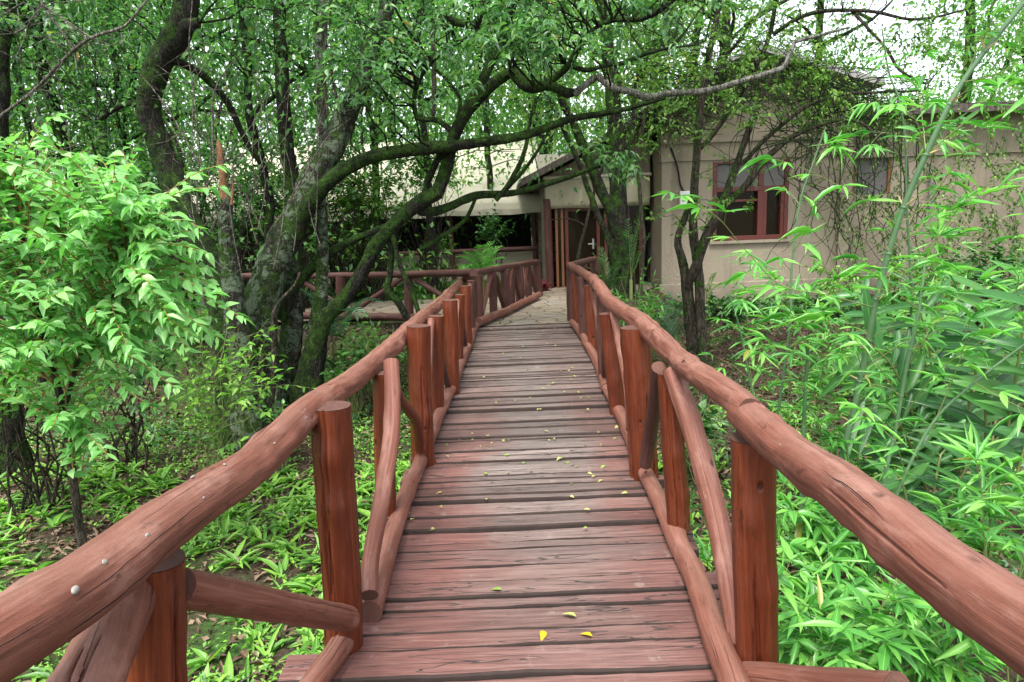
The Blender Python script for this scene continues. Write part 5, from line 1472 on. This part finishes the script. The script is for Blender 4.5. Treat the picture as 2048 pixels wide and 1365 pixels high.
BB = [
    ('tall leaning green bamboo with a thick pale culm, right foreground', [(1625, 1150, 4.6), (1652, 1030, 4.6), (1690, 890, 4.55), (1725, 740, 4.5), (1750, 610, 4.4), (1793, 455, 4.3), (1852, 310, 4.2), (1925, 165, 4.1), (2040, 15, 4.0), (2120, -80, 3.9)], [11, 10.5, 10, 10, 9.5, 9, 9, 8.5, 8, 7],
     [[(1793, 453, 4.3), (1745, 415, 4.2), (1701, 385, 4.1), (1640, 352, 4.0), (1583, 328, 3.95), (1545, 318, 3.9)],
      [(1745, 615, 4.4), (1650, 590, 4.2), (1560, 570, 4.1), (1490, 500, 4.0), (1440, 440, 3.9), (1385, 405, 3.85), (1340, 385, 3.8)],
      [(1852, 312, 4.2), (1916, 258, 4.1), (1957, 226, 4.0), (2048, 146, 3.8)],
      [(1793, 455, 4.3), (1860, 400, 4.2), (1910, 328, 4.1), (1951, 281, 4.0), (2048, 205, 3.8)],
      [(1852, 312, 4.2), (1845, 250, 4.3), (1835, 180, 4.35)], [(1852, 312, 4.2), (1830, 240, 4.1), (1790, 215, 4.0)],
      [(1750, 610, 4.4), (1800, 560, 4.2), (1880, 470, 4.0), (1960, 400, 3.8), (2060, 330, 3.6)],
      [(1725, 740, 4.5), (1690, 640, 4.4), (1645, 520, 4.3), (1630, 430, 4.3)],
      [(1925, 165, 4.1), (1960, 90, 4.1), (1990, 30, 4.0)], [(1925, 165, 4.1), (1990, 150, 3.9), (2060, 110, 3.8)],
      [(1725, 740, 4.5), (1800, 690, 4.3), (1880, 640, 4.1), (1950, 610, 4.0)]]),
    ('slim bamboo stem standing right of the thick pale culm', [(1735, 1150, 4.0), (1768, 960, 4.0), (1790, 866, 4.0), (1812, 740, 3.95), (1838, 620, 3.9), (1850, 520, 3.9)], [7, 6.5, 6, 5.5, 4.5, 3.5],
     [[(1800, 800, 4), (1730, 700, 3.9), (1650, 640, 3.8)], [(1790, 866, 4), (1860, 760, 3.8), (1950, 690, 3.6), (2060, 640, 3.4)], [(1812, 740, 4), (1880, 640, 3.8), (1960, 560, 3.7)], [(1838, 620, 3.9), (1760, 560, 3.8), (1720, 520, 3.7)], [(1850, 520, 3.9), (1900, 440, 3.8), (1930, 400, 3.7)]]),
    ('dark thin bamboo shoot rising through the gap before the shuttered window', [(1800, 1010, 5.0), (1815, 800, 5.0), (1822, 600, 5.0), (1813, 400, 4.9), (1811, 293, 4.85), (1799, 205, 4.8), (1778, 146, 4.8), (1764, 60, 4.75)], [5, 4.5, 4, 3.6, 3.2, 3, 2.6, 2],
     [[(1811, 293, 4.85), (1770, 265, 4.7), (1740, 290, 4.6)], [(1811, 300, 4.85), (1850, 270, 4.7), (1880, 280, 4.6)], [(1799, 205, 4.8), (1770, 190, 4.7), (1750, 205, 4.65)], [(1799, 210, 4.8), (1840, 190, 4.7), (1870, 200, 4.65)], [(1778, 146, 4.8), (1750, 120, 4.7)]]),
    ('pale thin bamboo shoot with few leaves before the house wall', [(1530, 1010, 5.2), (1560, 800, 5.1), (1580, 640, 5.0), (1583, 543, 5.0), (1599, 410, 4.95), (1625, 330, 4.9), (1650, 258, 4.85)], [4, 4, 3.8, 3.6, 3.2, 2.8, 2],
     [[(1625, 330, 4.9), (1650, 300, 4.8), (1680, 295, 4.7)], [(1583, 543, 5.0), (1540, 500, 4.9), (1510, 520, 4.8)], [(1580, 640, 5), (1530, 590, 4.9), (1480, 600, 4.8)]]),
    ('thin upright green bamboo shoot nearest the right railing', [(1560, 1040, 4.9), (1525, 880, 4.8), (1500, 760, 4.8), (1480, 660, 4.75), (1458, 590, 4.7)], [3.6, 3.3, 3, 2.6, 2],
     [[(1500, 760, 4.8), (1540, 700, 4.6), (1600, 690, 4.5)], [(1480, 660, 4.7), (1440, 640, 4.6)]]),
    ('dark diagonal bamboo stem running to the right edge', [(1760, 1080, 3.8), (1810, 950, 3.75), (1870, 840, 3.7), (1950, 765, 3.6), (2048, 690, 3.5), (2150, 620, 3.4)], [5, 5, 4.5, 4, 4, 3.5],
     [[(1870, 840, 3.7), (1920, 720, 3.6), (1940, 640, 3.5)], [(1950, 765, 3.6), (2010, 800, 3.4), (2080, 830, 3.3)], [(1810, 950, 3.7), (1780, 860, 3.6), (1720, 820, 3.5)]]),
    ('young bamboo shoot with dense leaf fan left of the thick culm', [(1600, 1090, 4.7), (1606, 880, 4.7), (1614, 730, 4.65), (1616, 690, 4.6)], [6, 5.5, 5, 4],
     [[(1616, 700, 4.6), (1580, 620, 4.5), (1550, 560, 4.4)], [(1616, 700, 4.6), (1650, 620, 4.5), (1680, 580, 4.4)], [(1614, 720, 4.6), (1540, 690, 4.4), (1500, 700, 4.3)], [(1614, 730, 4.6), (1690, 700, 4.4)], [(1616, 690, 4.6), (1610, 600, 4.6)]]),
]
for i, (lab, pts, rp, brs) in enumerate(BB):
    o = thing('bamboo', lab, 'bamboo', PY(*pts[0]), 'bamboo right of the bridge')
    pts = list(pts)
    Q, nd = culm(o, pts, rp)
    mb = MB(); lv = Leaves()
    for b in brs:
        bbranch(mb, lv, [PY(*p) for p in b], .0042 if i == 0 else .0034)
    for q in nd[1:]:
        for _ in range(2 if i < 2 else 1):
            if rng.random() < .75:
                d = Vector((rng.normal(0, 1), rng.normal(0, .6), .75)).normalized()
                l_ = rng.uniform(.15, .4)
                bbranch(mb, lv, [Q[q], Q[q] + d * l_ * .5, Q[q] + d * l_ + Vector((0, 0, -.04))], .0026, .14, .5, (3, 5), .15, .024)
    lv.build('foliage', M['leaf_bamboo'], o, True, .16, .20, 'lance')
    mb.build('side_branches', M['stem'], o, True)
    if i == 0:
        mb = MB()
        for q in nd[1:]:
            for _ in range(3):
                d = ((Q[q] - Q[q - 1]).normalized() + rv(rng, .5)).normalized()
                tube(mb, [Q[q], Q[q] + d * .04, Q[q] + d * .09], [.007, .006, .001], 5, .03, 0, 0, 1, False)
        mb.build('sheath', M['sheath'], o, True)
# leafy bamboo thicket low on the right, each clump its own plant
TH = [('dense low bamboo clump at the lower right corner, beneath the handrail', (1560, 1990, 1120, 1420), (2.5, 3.3), 46, .18, .036),
      ('low bamboo leaves just right of the front right post', (1565, 1760, 960, 1180), (3.2, 4.2), 26, .165, .033),
      ('low bamboo leaves pushing through the right railing braces', (1400, 1470, 1080, 1180), (3.0, 3.4), 4, .15, .028),
      ('bamboo sprays at the right edge beyond the handrail', (1900, 2150, 900, 1080), (2.7, 3.6), 8, .17, .031),
      ('scattered bamboo sprays behind the thick pale culm', (1640, 1900, 560, 860), (4.2, 6.0), 9, .17, .031),
      ('bamboo sprays in front of the right wing wall', (1850, 2120, 360, 640), (4.0, 6.0), 8, .17, .031),
      ('low bamboo leaves left of the thick culm above the handrail', (1480, 1660, 560, 720), (5.0, 6.2), 5, .16, .031),
      ('bamboo sprays below the young shoot behind the handrail', (1600, 1800, 820, 980), (4.0, 5.0), 7, .16, .031)]
for i, (lab, box, Yr, n, ll, lw) in enumerate(TH):
    o = thing('bamboo_clump', lab, 'bamboo', PY((box[0] + box[1]) / 2, box[3], Yr[1]), 'low bamboo right of the bridge')
    mb = MB(); lv = Leaves()
    for _ in range(n):
        e = PY(rng.uniform(box[0], box[1]), rng.uniform(box[2], box[3]), rng.uniform(*Yr))
        root = Vector((e.x + rng.normal(0, .25), e.y + abs(rng.normal(0, .3)), 0)); root.z = float(H(root.x, root.y)) - .02
        if root.x < .95: root.x = 1.0
        m1 = root.lerp(e, .6) + Vector((0, .05, .12))
        bbranch(mb, lv, [root, root.lerp(m1, .5) + rv(rng, .03), m1, m1.lerp(e, .6) + Vector((0, 0, .05)), e], .004, .10, .5, (4, 6), ll, lw)
    lv.build('foliage', M['leaf_bamboo'], o, True, .14, .20, 'lance')
    mb.build('stem', M['stem'], o, True)

# ---- broad leaved gingers at right
rng = np.random.default_rng(17)
GI = [
    ('glossy broad leaved ginger arching left behind the bamboo', [((1900, 860, 5.0), (1740, 690, 4.8), 11), ((1910, 850, 5.0), (1830, 600, 5.0), 11), ((1920, 840, 5.0), (1985, 590, 4.8), 10), ((1890, 860, 5.0), (1730, 800, 4.7), 8)], .44, .095),
    ('tall broad leaved ginger at the right edge', [((2000, 900, 4.4), (2060, 600, 4.2), 11), ((1990, 900, 4.4), (1960, 660, 4.4), 10), ((2010, 900, 4.4), (2130, 700, 4.1), 10)], .44, .10),
    ('low dark ginger fan between handrail and bamboo, right', [((1840, 1080, 4.2), (1990, 900, 4.0), 12), ((1840, 1080, 4.2), (2060, 980, 3.8), 12), ((1850, 1060, 4.3), (1890, 900, 4.4), 10), ((1840, 1080, 4.2), (1780, 960, 4.2), 8)], .27, .055),
    ('dark ginger clump filling the far right behind the others', [((1960, 800, 6.6), (1900, 600, 6.6), 10), ((1990, 800, 6.6), (2050, 560, 6.6), 10), ((2020, 800, 6.6), (2120, 620, 6.4), 10), ((1930, 800, 6.4), (1840, 690, 6.2), 9)], .40, .085),
    ('ginger stems below the right wing wall', [((1760, 720, 7.5), (1720, 590, 7.5), 10), ((1780, 720, 7.5), (1830, 580, 7.5), 10), ((1800, 720, 7.5), (1900, 600, 7.2), 10)], .36, .08),
]
for lab, st, ll, lw in GI:
    o = thing('ginger_plant', lab, 'plant', PY(*st[0][0])); mb = MB(); lv = Leaves()
    for a, b, n in st:
        A = PY(*a); A.z = min(A.z, float(H(A.x, A.y)) + .3); B_ = PY(*b)
        root = Vector((A.x, A.y, float(H(A.x, A.y)) - .05))
        pts = [root, root.lerp(B_, .35) + Vector((0, 0, .22)), root.lerp(B_, .7) + Vector((0, 0, .24)), B_]
        Q = tube(mb, pts, [.012, .010, .008, .004], 7, .05, .03, 0, 3, False)[0]
        for j in range(n + 9):
            t = .22 + .78 * (j + 1) / (n + 9)
            f = t * (len(Q) - 1); i0 = min(int(f), len(Q) - 2); p = Q[i0].lerp(Q[i0 + 1], f - i0)
            ax = (Q[i0 + 1] - Q[i0]).normalized()
            s0 = ax.cross(Vector((0, -1, .35))).normalized() * (1 if j % 2 else -1)
            D = ax * .6 + s0 * .8 + Vector((0, 0, -.22)) + rv(rng, .07)
            lv.add(V3(p), V3(D), V3(Vector((0, -.8, .75)) + rv(rng, .14)), ll * rng.uniform(.85, 1.1), lw * rng.uniform(.85, 1.1), rng.random() * .95)
    lv.build('leaves', M['leaf_ginger'], o, True, .12, .28, 'lance')
    mb.build('stem', M['stem'], o, True)

# ---- pale dead twigs, upper left
dt = thing('dead_branch', 'pale bare dead branch with many fine twigs at upper left', 'branch', PY(80, 90, 6.0))
mb = MB()
main = limb(mb, [(-60, 270, 6.4), (60, 190, 6.2), (150, 100, 6.0), (200, 70, 5.9), (250, 55, 5.9), (280, 20, 5.9), (330, -40, 5.9)], [3, 3.4, 3.6, 3.4, 3, 2.6, 2], 6, .08, .1, .01, 81)
m2 = limb(mb, [(75, -20, 6.0), (85, 10, 6.0), (110, 45, 6.0), (150, 105, 6.0), (155, 140, 6.0)], [3, 3, 2.6, 2.2, 1.2], 6, .08, .1, .01, 82)
m3 = limb(mb, [(84, 8, 6.0), (130, 40, 6.0), (180, 75, 6.0), (225, 92, 6.0)], [2.4, 2, 1.6, 1], 5, .08, .1, .01, 83)
m4 = limb(mb, [(84, 8, 6.0), (55, 55, 6.0), (30, 68, 6.0), (0, 70, 6.0)], [2.4, 2, 1.6, 1], 5, .08, .1, .01, 84)
m5 = limb(mb, [(400, 330, 6.8), (330, 210, 6.8), (280, 150, 6.8)], [2, 1.6, 1], 5, .08, .1, .01, 85)
m6 = limb(mb, [(402, 330, 6.8), (390, 210, 6.8), (378, 110, 6.8), (385, 0, 6.8)], [2, 1.8, 1.6, 1.4], 5, .08, .1, .01, 86)
m7 = limb(mb, [(425, 290, 7.4), (430, 180, 7.4), (480, 110, 7.4)], [2, 1.6, 1], 5, .08, .1, .01, 87)
for src in (main, m2, m3, m4, m5, m6, m7):
    for _ in range(11):
        q = src[rng.integers(len(src))]
        e = q + rv(rng, .22) + Vector((0, 0, -.1))
        P = tube(mb, [q, q.lerp(e, .5) + rv(rng, .05), e], [.0045, .0035, .002], 4, .08, 0, 0, 1, False)[0]
        if rng.random() < .6:
            e2 = P[len(P) // 2] + rv(rng, .14); tube(mb, [P[len(P) // 2], e2], [.003, .0015], 4, .08, 0, 0, 1, False)
mb.build('twigs', M['twig'], dt, True)

dt2 = thing('bare_twigs', 'long thin pale bare twigs rising between the bent trunk and the lichen trunk', 'branch', PY(470, 560, 7.2))
mb = MB()
for i in range(20):
    x0 = rng.uniform(380, 640); y0 = rng.uniform(380, 560); Y_ = rng.uniform(6.9, 8.0)
    dx, dy = rng.normal(0, 120), rng.uniform(140, 420)
    pts = [PY(x0 + dx * t + rng.normal(0, 7), y0 - dy * t + rng.normal(0, 7), Y_) for t in np.linspace(0, 1, 5)]
    tube(mb, pts, [.008, .0065, .005, .004, .002], 5, .12, .1, .01, i, False)
    if rng.random() < .7: tube(mb, [pts[2], pts[3] + rv(rng, .12), pts[4] + rv(rng, .25)], [.005, .0035, .0015], 4, .12, .1, .01, i, False)
mb.build('twigs', M['twig'], dt2, True)

# ---- forest floor plants (uncountable)
rng = np.random.default_rng(18)
def scatter(n, box, ok=None, dens=True):
    x = rng.uniform(box[0], box[1], n); y = rng.uniform(box[2], box[3], n)
    if dens:
        f = np.array([noise.noise(Vector((a * .9, b * .9, 3.3))) + .5 * noise.noise(Vector((a * 2.6, b * 2.6, 8.3))) for a, b in zip(x, y)])
        kk = f > rng.uniform(-.50, .40, n)
        x, y = x[kk], y[kk]
    kk = ~((x > dxl(y) - .12) & (x < dxr(y) + .12) & (y < 9)) & ~((y > 8.5) & (y < 10.2) & (x > -.75) & (x < 1.35))
    kk &= ~((y > 9.95) & (y < 13.25) & (x > -7.3) & (x < 2.2)) & ~((y > 13) & (x > .2) & (x < 3.1))
    return x[kk], y[kk]
def ground_cover(name, n, box, ll, lw, per, mat, up=.8, near=True, shape='lance', curl=.3, sprd=.02, lift=.0):
    x, y = scatter(n, box)
    z = H(x, y)
    lv = Leaves()
    for j in range(per):
        a = rng.uniform(0, 6.283, len(x))
        D = np.stack([np.cos(a), np.sin(a), rng.uniform(.1, up * 1.6, len(x))], 1)
        N = np.stack([-np.cos(a) * .5, -np.sin(a) * .5, np.ones(len(x))], 1)
        s_ = rng.uniform(.6, 1.25, len(x))
        P = np.stack([x + rng.normal(0, sprd, len(x)), y + rng.normal(0, sprd, len(x)), z + rng.uniform(-.01, lift + .005, len(x))], 1)
        lv.add(P, D, N, ll * s_, lw * s_, rng.random(len(x)) * .98)
    o = lv.build(name, M[mat], None, near, .18, curl, shape)
    return tag(o, kind='stuff')
tag(ground_cover('ground_herbs', 1150, (-5.5, -.5, 1.0, 7.0), .185, .044, 7, 'leaf_ground', .7), 'bright green strap leaved herbs on the forest floor left of the bridge', 'ground cover')
tag(ground_cover('small_weeds', 10500, (-7, 1.0, .8, 9.6), .042, .028, 4, 'leaf_ground', .8, False, 'ovate', .2, .03, .06), 'small round leaved weeds covering the soil left of the bridge', 'ground cover')
tag(ground_cover('far_weeds', 9000, (-14, -.5, 8, 22), .09, .05, 4, 'leaf_wood', .9, False, 'ovate', .2, .06, .10), 'low green weeds under the trees beyond the mossy trunks', 'ground cover')
tag(ground_cover('lawn_grass', 12000, (-9, .2, 13.3, 16.8), .12, .012, 4, 'leaf_ground', 1.6, False, 'lance', .2, .05), 'short bright grass between patio and tent', 'grass')
tag(ground_cover('right_weeds', 5200, (.9, 9, 1, 13.6), .065, .035, 4, 'leaf_dark', .8, False, 'ovate', .2, .04, .08), 'dark green weeds on the soil right of the bridge', 'ground cover')
tag(ground_cover('right_herbs', 900, (1.0, 5, 1, 9), .12, .045, 6, 'leaf_ground', .8, True, 'ovate', .25, .03, .05), 'leafy herbs on the ground right of the bridge', 'ground cover')
def litter(name, n, box, mat, lab):
    x, y = scatter(n, box, None, False); z = H(x, y)
    a = rng.uniform(0, 6.283, len(x))
    lv = Leaves()
    lv.add(np.stack([x, y, z + rng.uniform(.004, .025, len(x))], 1), np.stack([np.cos(a), np.sin(a), rng.normal(0, .3, len(x))], 1), np.stack([rng.normal(0, .4, len(x)), rng.normal(0, .4, len(x)), np.ones(len(x))], 1), rng.uniform(.04, .12, len(x)), rng.uniform(.02, .05, len(x)), rng.random(len(x)) * .95)
    o = lv.build(name, M[mat], None, False); tag(o, lab, 'leaf litter', None, 'stuff')
litter('leaf_litter', 36000, (-8, 7, .8, 12), 'leaf_litter', 'dry brown leaf litter on the forest floor')
mb = MB()                                            # fallen twigs
for i in range(160):
    x, y = rng.uniform(-6, 5), rng.uniform(1, 11)
    if dxl(y) - .2 < x < dxr(y) + .2 or (y > 9.6 and -7 < x < 2): continue
    a = rng.uniform(0, 6.28); L_ = rng.uniform(.15, .7); z = float(H(x, y)) + .02
    tube(mb, [(x, y, z), (x + math.cos(a) * L_ * .5, y + math.sin(a) * L_ * .5, z + rng.uniform(0, .05)), (x + math.cos(a) * L_, y + math.sin(a) * L_, z + .01)], [.006, .005, .003], 5, .1, .1, .01, i, False)
tag(mb.build('fallen_twigs', M['twig'], None, True), 'thin pale dead twigs lying on the forest floor', 'twigs', None, 'stuff')

# ---- leaves fallen on the deck, one object each
rng = np.random.default_rng(19)
def fallen(px, py, size, mat, lab, group=None, name='fallen_leaf', proto=None):
    z = None; Y_ = 3.0
    for _ in range(6):
        p = PZ(px, py, deckz(Y_) + .012); Y_ = p.y
    lv = Leaves()
    lv.add([0, 0, 0], [1, 0, .05], [rng.normal(0, .2), rng.normal(0, .2), 1], 1.0, .42, rng.random() * .9)
    if proto is None:
        o = lv.build(name, mat, None, True, .2, .15); o.data.name = name
    else:
        o = proto.copy(); COL.objects.link(o)
    o.location = p; o.rotation_euler = (rng.normal(0, .12), rng.normal(0, .12), rng.uniform(0, 6.28)); o.scale = (size,) * 3
    return tag(o, lab, 'leaf', group)
fallen(1088, 1262, .052, M['leaf_yellow'], 'curled bright yellow fallen leaf, largest on the front planks', None, 'yellow_leaf')
fallen(1185, 1273, .05, M['leaf_yellow'], 'narrow orange-yellow fallen leaf right of the curled one', None, 'yellow_leaf')
fallen(1153, 1234, .06, M['leaf_fallen'], 'pale green fallen leaf just above the two yellow leaves', None, 'fallen_leaf')
fallen(1004, 1180, .05, M['leaf_fallen'], 'green fallen leaf alone at the middle of the near deck', None, 'fallen_leaf')
FL = [(885, 985), (880, 1012), (870, 1058), (895, 888), (812, 1028), (1190, 952), (1175, 946), (1205, 960), (1255, 986), (1140, 968), (1175, 1055), (1180, 1020), (960, 893), (1005, 880), (1122, 915), (1050, 925), (835, 960), (820, 1040), (1140, 992), (973, 1000), (868, 920), (1250, 880), (1232, 876), (1236, 852)]
protos = []
for i in range(96):
    if i < len(FL): px, py = FL[i]
    else:
        py = 650 + 300 * rng.random() ** 1.3; t = rng.uniform(.04, .96)
        xl_ = 945 - (py - 650) * .328 + 20; xr_ = 1140 + (py - 650) * .42 - 10
        px = xl_ + (xr_ - xl_) * t
    pr = protos[i % 6] if len(protos) == 6 else None
    o = fallen(px, py, rng.uniform(.024, .040), M['leaf_fallen'], 'small yellow-green fallen leaf lying on the deck planks', 'small leaves fallen on the deck', 'fallen_leaf', pr)
    if pr is None: protos.append(o)

# ---- grey lumps (snail shells) on the left handrail
def hit_rail(px, py):
    d = ray(px, py).normalized(); t = .6
    for _ in range(1200):
        p = EYE + d * t
        for i in range(0, len(LRAIL) - 1, 1):
            if (LRAIL[i][0] - p).length < LRAIL[i][1] + .02 and (LRAIL[i][0] - p).length < .3:
                a, b = LRAIL[i][0], LRAIL[min(i + 1, len(LRAIL) - 1)][0]
                ab = b - a
                if ab.length < 1e-6: continue
                q = a + ab * max(0, min(1, (p - a).dot(ab) / ab.length_squared))
                if (p - q).length < LRAIL[i][1] * 1.0: return p, (p - q).normalized()
        t += .004
    return None, None
SN = [((148, 1182), .020, 'largest grey lump with white smear on the left handrail, nearest the camera'), ((207, 1126), .016, 'second grey lump up the left handrail'), ((293, 1072), .014, 'grey oval lump on the left handrail above the split post'),
      ((397, 947), .014, 'dark centred shell in the pair at mid left handrail, right one'), ((386, 955), .013, 'dark centred shell in the pair at mid left handrail, left one'), ((449, 930), .011, 'small round grey lump just beyond the shell pair'),
      ((576, 867), .012, 'grey lump with white dropping near the handrail joint'), ((549, 887), .010, 'small grey lump below the white dropping on the handrail'), ((612, 836), .009, 'tiny grey lump second from the handrail joint'), ((610, 820), .009, 'tiny grey lump closest to the handrail joint'), ((512, 913), .010, 'flat pale lump at the middle of the left handrail'), ((407, 996), .009, 'flat pale lump low on the left handrail side')]
for (px, py), s_, lab in SN:
    p, nn = hit_rail(px, py)
    if p is None: continue
    mb = MB()
    bm_pts = []
    for i in range(7):
        th = math.pi * i / 6
        for j in range(10):
            ph = 2 * math.pi * j / 10
            v = Vector((math.sin(th) * math.cos(ph) * 1.0, math.sin(th) * math.sin(ph) * .6, math.cos(th) * .42))
            v *= 1 + .22 * noise.noise(v * 2.1 + Vector((px, py, 0)) * .37)
            mb.vert(v * s_ * .52)
    for i in range(6):
        for j in range(10):
            mb.face((i * 10 + j, i * 10 + (j + 1) % 10, (i + 1) * 10 + (j + 1) % 10, (i + 1) * 10 + j))
    o = mb.build('snail_shell', M['shell'], None, True)
    o.location = p + nn * s_ * .12
    o.rotation_euler = nn.to_track_quat('Z', 'Y').to_euler()
    tag(o, lab, 'shell', 'grey lumps on the left handrail')
